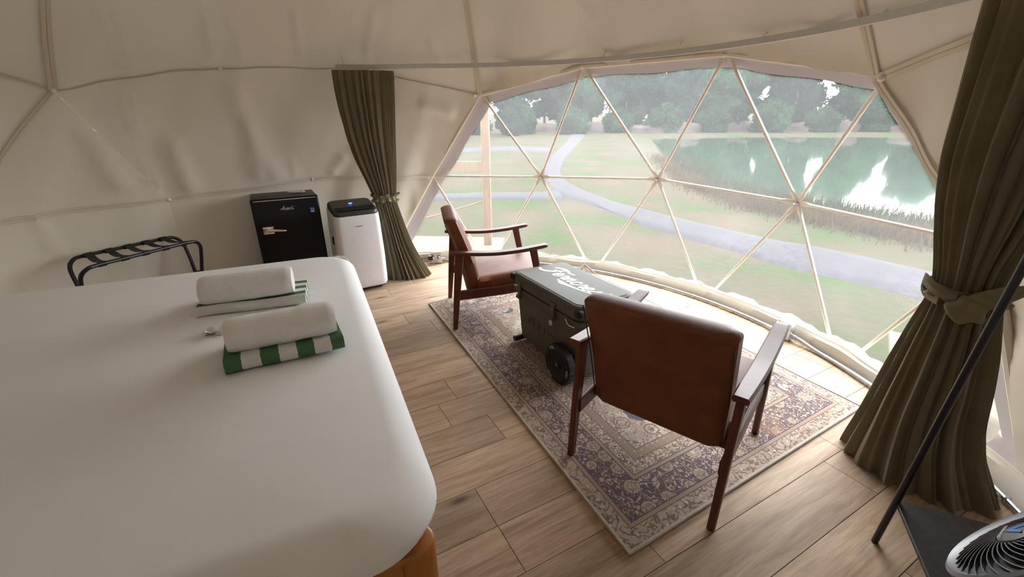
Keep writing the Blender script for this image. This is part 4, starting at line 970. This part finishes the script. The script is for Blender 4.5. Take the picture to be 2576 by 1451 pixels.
# local x: along -109 deg (towards the canvas), local y = x rotated +90 (away from shelf) ; shelf extends to -y
H_ = 1.62; D_ = .46
for yy in (0, -.78):
    apex = (.115, yy, H_)
    MB().tube([(0, yy, 0), (.0667 * H_ , yy, H_)], .0115, 12).build('leg', M['polemetal'], gr)
    MB().tube([(D_, yy, 0), (.0667 * H_ + .02, yy, H_)], .0115, 12).build('leg', M['polemetal'], gr)
MB().tube([(.115, .06, H_), (.115, -.84, H_)], .0115, 12).build('hanging_bar', M['polemetal'], gr)
SZ = .215
MB().box((D_ / 2 + .0, -.39, SZ - .008), (D_ - .03, .81, .016), .002, 1).build('shelf', M['blackwood'], gr)

# ---- circulator fan on the shelf
fc = Vector((-1.112, -1.924, .606)); fn = Vector((.678, .51, .53)).normalized()
fan = empty('desk_fan', (fc.x + .04, fc.y - .02, SZ), 0); tag(fan, 'black and grey air circulator fan with spiral grille on the black shelf', 'fan')
fl0 = fan.location.copy(); Q = Matrix.Translation(fc - fl0) @ fn.to_track_quat('Z', 'Y').to_matrix().to_4x4()
RF = .183
MB().lathe([(RF * .86, -.012), (RF * .95, -.002), (RF, -.008), (RF * 1.0, -.03), (RF * .97, -.06), (RF * .9, -.06), (RF * .87, -.03), (RF * .86, -.012)], 56, Q).build('rim_ring', M['fan_grey'], fan)
MB().lathe([(RF * .95, -.055), (RF * .9, -.10), (RF * .7, -.15), (RF * .4, -.18), (.0001, -.185)], 40, Q).build('rear_shell', M['black'], fan)
gl = MB()
hubm = MB().lathe([(.052, -.02), (.052, .004), (.046, .012), (.03, .016), (.0001, .017)], 32, Q).build('hub', M['fan_hub'], fan)
for q in range(34):
    a0 = 2 * PI * q / 34; pts = []
    for k in range(9):
        t = k / 8; r = .05 + (RF * .88 - .05) * t; a = a0 + 1.05 * t ** .8; pts.append(tuple(Q @ Vector((r * math.cos(a), r * math.sin(a), .010 * math.sin(PI * (1 - t) * .5) - .010 * t))))
    b = MB(); ax = (Q.to_3x3() @ Vector((0, 0, 1))).normalized(); rws = []
    for p in pts: p = Vector(p); rws.append([p, p - ax * .014])
    t1_ = []; 
    for k in range(9):
        d_ = (Vector(pts[min(8, k + 1)]) - Vector(pts[max(0, k - 1)])).normalized(); sd = d_.cross(ax) * .0014; p = Vector(pts[k]); t1_.append([tuple(p - sd), tuple(p + sd), tuple(p + sd - ax * .014), tuple(p - sd - ax * .014)])
    b.grid(t1_, closed_u=True).build('grille_vane', M['black'], fan)
for q in range(3):
    a0 = 2 * PI * q / 3 + .4; rows = []
    for k in range(7):
        t = k / 6; r = .03 + (.135 - .03) * t; rows.append([tuple(Q @ Vector((r * math.cos(a0 + s * .55), r * math.sin(a0 + s * .55), -.07 + s * .028))) for s in (-1, -.3, .3, 1)])
    MB().grid(rows).build('blade', M['blackgloss'], fan)
vb = MB().add([Q @ Vector((x, y, .0178)) for x, y in ((-.026, .018), (-.012, .018), (.0, -.006), (.012, .018), (.026, .018), (.004, -.022), (-.004, -.022))], [(0, 1, 2, 6), (2, 3, 4, 5), (2, 5, 6)]).build('hub_emblem', M['label_blue'], hubm, smooth=False)
vm = text_mesh('VORNADO', .0125, .0003); vo = obj('hub_lettering', vm, M['print_white'], hubm); vo.matrix_local = Q @ Matrix.Translation((0, -.031, .0172))
stn = MB().lathe([(.0001, 0), (.105, 0), (.11, .006), (.10, .022), (.04, .035), (.03, .05), (.026, .22), (.024, .30), (.0001, .31)], 32).build('stand', M['black'], fan)
hp = Q @ Vector((0, 0, -.14)); MB().tube([(0, 0, .24), tuple(hp)], .024, 12).build('neck', M['black'], fan)

# ================================================================== outdoors
GZ = -.55
LAKE = [(49.51, -10.79), (52.39, -22.6), (52.32, -34.97), (48.81, -43.84), (46, -60), (22, -66), (4, -38), (4.2, -13), (6.4, -9.88), (7.91, -9.1), (8.85, -8.13), (9.84, -7.32), (11.28, -6.44), (13.44, -6.03), (18.88, -6.38), (28.94, -7.66)]
LAKE = [(x, y) for x, y, in LAKE]
lk = np.array(LAKE + [LAKE[0]])
def inpoly(x, y):
    r = np.zeros_like(x, bool)
    for i in range(len(lk) - 1):
        x0, y0 = lk[i]; x1, y1 = lk[i + 1]
        c = ((y0 > y) != (y1 > y)) & (x < (x1 - x0) * (y - y0) / (y1 - y0 + 1e-12) + x0); r ^= c
    return r
rs = [3.0 * (1.045 ** k) for k in range(92)]
az = [rad(-135 + k * 1.2) for k in range(190)]
RR, AA = np.meshgrid(np.array(rs), np.array(az), indexing='ij'); GX, GY = RR * np.cos(AA), RR * np.sin(AA)
ins = inpoly(GX, GY)
dl = np.full(GX.shape, 1e9)
for i in range(len(lk) - 1):
    a = lk[i]; b = lk[i + 1]; ab = b - a; t = np.clip(((GX - a[0]) * ab[0] + (GY - a[1]) * ab[1]) / (ab @ ab), 0, 1); dl = np.minimum(dl, np.hypot(GX - a[0] - t * ab[0], GY - a[1] - t * ab[1]))
GZs = GZ + .05 * vnoise(GX * .5 + 30, GY * .5 + 30, GX * 0) - np.clip(.35 - dl * .25, 0, .35) * (~ins) - ins * np.clip(.35 + dl * .4, 0, 1.0)
GZs = GZs + np.clip((RR - 75) * .03, 0, 6)
P = [[(GX[i, j], GY[i, j], GZs[i, j]) for j in range(len(az))] for i in range(len(rs))]
gnd = MB().grid(P).build('ground', M['ground'], angle=180); tag(gnd, 'grassy ground with dry and green patches beyond the window', kind='structure')
lake = MB().prism(LAKE[::-1], -.95, -.80).build('lake', M['water'], smooth=False); tag(lake, 'calm greenish pond reflecting trees and white sky', kind='structure')
def strip(A, B, name, label, z=GZ + .035):
    A = cr(A, 5); B = cr(B, 5); m = 7; rows = []
    for a, b in zip(A, B): rows.append([(a[0] + (b[0] - a[0]) * k / m, a[1] + (b[1] - a[1]) * k / m, z + .02 * math.sin(PI * k / m) - (.09 if k in (0, m) else 0)) for k in range(m + 1)])
    o = MB().grid(rows).build(name, M['asphalt']); tag(o, label, kind='structure'); return o
strip([(3.7, -6.37), (4.44, -6.17), (5.1, -5.75), (5.7, -5.3), (6.18, -4.73), (6.89, -4.15), (7.75, -3.53), (8.81, -2.87), (9.84, -2.23), (11.6, -1.59), (13.58, -1.15), (16.5, -0.96), (21.78, -1.2), (30.99, -2.03), (46.22, -3.37), (59.72, -4.48)],
      [(2.48, -5.33), (3.06, -5.16), (3.58, -4.8), (3.97, -4.35), (4.36, -4.0), (5.12, -3.67), (5.68, -3.27), (6.47, -2.69), (7.67, -2.16), (9.24, -1.57), (10.7, -0.76), (12.88, -0.33), (17.2, -0.13), (24.24, -0.33), (36.97, -1.25), (58.58, -2.23)], 'path', 'grey gravel path winding past the pond')
strip([(11.56, -0.76), (11.08, -0.06), (11.02, 1.0), (10.67, 2.35), (10.47, 3.36), (10.2, 6.5)], [(9.76, -0.98), (9.72, -0.14), (9.78, 0.83), (9.65, 2.11), (9.36, 3.01), (9.1, 6)], 'path', 'grey side path branching off beyond the wooden post', GZ + .03)
strip([(30.19, -0.36), (31.97, 2.9), (30.3, 5.85), (27.31, 8.42), (22, 14)], [(25.97, -0.18), (26.61, 2.32), (25.67, 4.92), (23.39, 7.22), (19, 12)], 'path', 'distant pale road in front of the trees', GZ + .03)
bank = []
for q in range(41):
    y = 6 - q * 1.7; x = 60 + 4 * math.sin(q * .4) - .002 * (y + 20) ** 2; h = .75 + .2 * math.sin(q * 1.1)
    bank.append([(x, y, -.9), (x + .3, y, h * .5 - .3), (x + .9, y, h - .3), (x + 4, y, h - .25)])
tag(MB().grid(bank).build('far_bank', M['redbank']), 'low reddish earth bank along the far shore below the trees', kind='structure')
# reeds
def blades(name, line, n, mat, spread, h0, h1, label):
    pts = cr(line, 12); mb = MB(); v = []; f = []
    for q in range(n):
        p = pts[random.randrange(len(pts))]; x = p[0] + random.gauss(0, spread); y = p[1] + random.gauss(0, spread); h = random.uniform(h0, h1); a = random.uniform(0, 2 * PI); w = random.uniform(.012, .03); lx, ly = random.gauss(0, .12), random.gauss(0, .12)
        z = GZ - .2; b = len(v); v += [(x - w * math.cos(a), y - w * math.sin(a), z), (x + w * math.cos(a), y + w * math.sin(a), z), (x + lx, y + ly, z + h)]; f.append((b, b + 1, b + 2))
    mb.add(v, f); o = mb.build(name, mat, smooth=False); tag(o, label, 'reeds', kind='stuff'); return o
BR = [(23.58, -5.86), (14.12, -4.88), (10.58, -4.99), (8.97, -5.32), (7.94, -5.91), (7.09, -6.4), (6.38, -6.88), (5.9, -7.26), (5.15, -7.5)]
blades('dry_reeds', [(x, y - .35) for x, y in BR], 6000, M['reed'], .34, .25, .5, 'dry brown reeds along the near shore of the pond')
blades('green_reeds', [(x + .9, y - 1.5) for x, y in BR], 4500, M['reed_green'], .35, .25, .5, 'green reeds at the water edge of the pond')
# trees
def crown_mesh(seed, mat, H, Rw, n=2600):
    rnd = random.Random(seed); v = []; f = []; cl = []
    for q in range(16):
        zz = rnd.uniform(.08, .95); rr_ = Rw * (1 - abs(zz - .45) * .95) * rnd.uniform(.2, .85); a = rnd.uniform(0, 2 * PI); cl.append((rr_ * math.cos(a), rr_ * math.sin(a), zz * H, rnd.uniform(.28, .5) * Rw))
    for q in range(n):
        cx, cy, cz, cR = cl[q % 16]; d = Vector((rnd.gauss(0, 1), rnd.gauss(0, 1), rnd.gauss(0, 1))).normalized() * cR * rnd.uniform(.7, 1.05); p = Vector((cx, cy, cz)) + d
        s = rnd.uniform(.22, .5); e1 = Vector((rnd.gauss(0, 1), rnd.gauss(0, 1), rnd.gauss(0, 1))).normalized() * s; e2 = e1.cross(Vector((rnd.gauss(0, 1), rnd.gauss(0, 1), rnd.gauss(0, 1)))).normalized() * s * .7
        b = len(v); v += [p - e1, p + e2 * .8, p + e1, p - e2 * .8]; f.append((b, b + 1, b + 2, b + 3))
    # a dense inner body per clump so that the sky shows only between clumps
    mb = MB(); mb.add(v, f)
    for cx, cy, cz, cR in cl:
        bm = bmesh.new(); bmesh.ops.create_icosphere(bm, subdivisions=2, radius=cR * .82)
        for vv in bm.verts: vv.co *= 1 + .22 * math.sin(vv.co.x * 5 + cz) * math.cos(vv.co.z * 6 + cx)
        mb.bm(bm, Matrix.Translation((cx, cy, cz)))
    me = mb.mesh('crown', smooth=False); me.materials.append(mat); return me
crowns = [crown_mesh(1, M['leaf0'], 9.5, 4.2), crown_mesh(2, M['leaf1'], 8.0, 4.6), crown_mesh(3, M['leaf2'], 11.0, 4.0)]
trm = MB().tube([(0, 0, -.5), (.1, 0, 2), (0, .1, 4.5), (.1, 0, 7)], [.32, .24, .18, .06], 8).mesh('trunk'); trm.materials.append(M['bark'])
TL = ['dark green broadleaf tree in the row beyond the pond', 'mid green bushy tree in the row beyond the pond', 'tall bluish green tree in the row beyond the pond']
def tree(x, y, k, s, z=GZ):
    e = empty('tree', (x, y, z), random.uniform(0, 6.28)); e.scale = (s, s, s * random.uniform(.92, 1.1)); tag(e, TL[k], 'tree', 'trees beyond the pond')
    obj('crown', crowns[k], None, e); obj('trunk', trm, None, e)
for q in range(14):
    y = 42 - 7.4 * q; x = 66 + random.uniform(-1.5, 1.5) - .0035 * (y + 12) ** 2; tree(x, y, (0, 1, 2, 0, 1, 2, 1, 0, 2, 1, 0, 1, 2, 0)[q], random.uniform(.8, .9) * (1.0 if y < 2 else .9))
for q in range(12):
    y = 42 - 9.6 * q; x = 78 + random.uniform(-1.5, 1.5) - .003 * (y + 12) ** 2
    if -4 < y < 8: continue
    tree(x, y, (0, 2, 2, 1)[q % 4], random.uniform(.95, 1.08))
for x, y, k, s in ((72, 1.5, 2, .85), (41, 9.5, 1, .5), (45, 15, 0, .58), (36, 15, 2, .52), (50, 5, 0, .5)): tree(x, y, k, s)
for q in range(9):
    y = -15 - 9.6 * q; tree(92 + random.uniform(-2, 2) - .003 * (y + 12) ** 2, y, (2, 0, 1)[q % 3], random.uniform(1.15, 1.3))
shrub_m = crown_mesh(9, M['leaf1'], 3.0, 2.6, 1500)
for q in range(17):
    y = 16 - 6.0 * q; x = 55 + random.uniform(-1, 1) - .003 * (y + 12) ** 2 + (8 if y > -3 else 3.4)
    e = empty('shrub', (x - (7 if y > -3 else 0), y, GZ - .1), random.uniform(0, 6.28)); s = random.uniform(.85, 1.1); e.scale = (s, s, s); tag(e, 'low rounded shrub at the foot of the far trees', 'shrub', 'shrubs below the trees'); obj('foliage', shrub_m, None, e)
# deck with a rail post in front of the window
deck = empty('deck_platform', (4.1, .5, -.2)); tag(deck, 'pale timber deck platform under the rail post outside', 'deck')
for q in range(7):
    MB().box((-.55 + q * .15, .25, 0), (.142, 1.5, .04), .004, 1).build('deck_board', M['deckwood'], deck)
MB().box((0, .25, -.11), (1.0, 1.4, .16), .005, 1).build('deck_frame', M['deckwood'], deck)
post = empty('rail_post', (4.14, .196, -.18)); tag(post, 'pale square timber post with rails on the outside deck', 'post')
MB().box((0, 0, 1.05), (.11, .11, 2.1), .006, 1).build('post_timber', M['deckwood'], post)
MB().box((-.03, .75, 1.09), (.045, 1.4, .15), .005, 1).build('rail', M['deckwood'], post)
MB().tube([(-.02, .06, .62), (-.2, .7, .45), (-.4, 1.5, .30)], .012, 6).build('rope', M['deckwood'], post)
stk = MB().tube([(9.86, -.56, GZ - .1), (9.86, -.56, GZ + .5)], .035, 8).build('marker_stake', M['deckwood']); tag(stk, 'short pale wooden stake standing at the path junction', 'stake')
deck2 = empty('deck_walkway', (.35, -3.75, -.17)); deck2.rotation_euler = (0, 0, rad(-32)); tag(deck2, 'tan timber walkway boards outside behind the right curtain', 'deck')
for q in range(10):
    MB().box((0, -.62 + q * .15, 0), (2.0, .142, .04), .004, 1).build('walkway_board', M['deckwood'], deck2)
MB().box((0, .05, -.12), (1.9, 1.4, .18), .005, 1).build('walkway_frame', M['deckwood'], deck2)
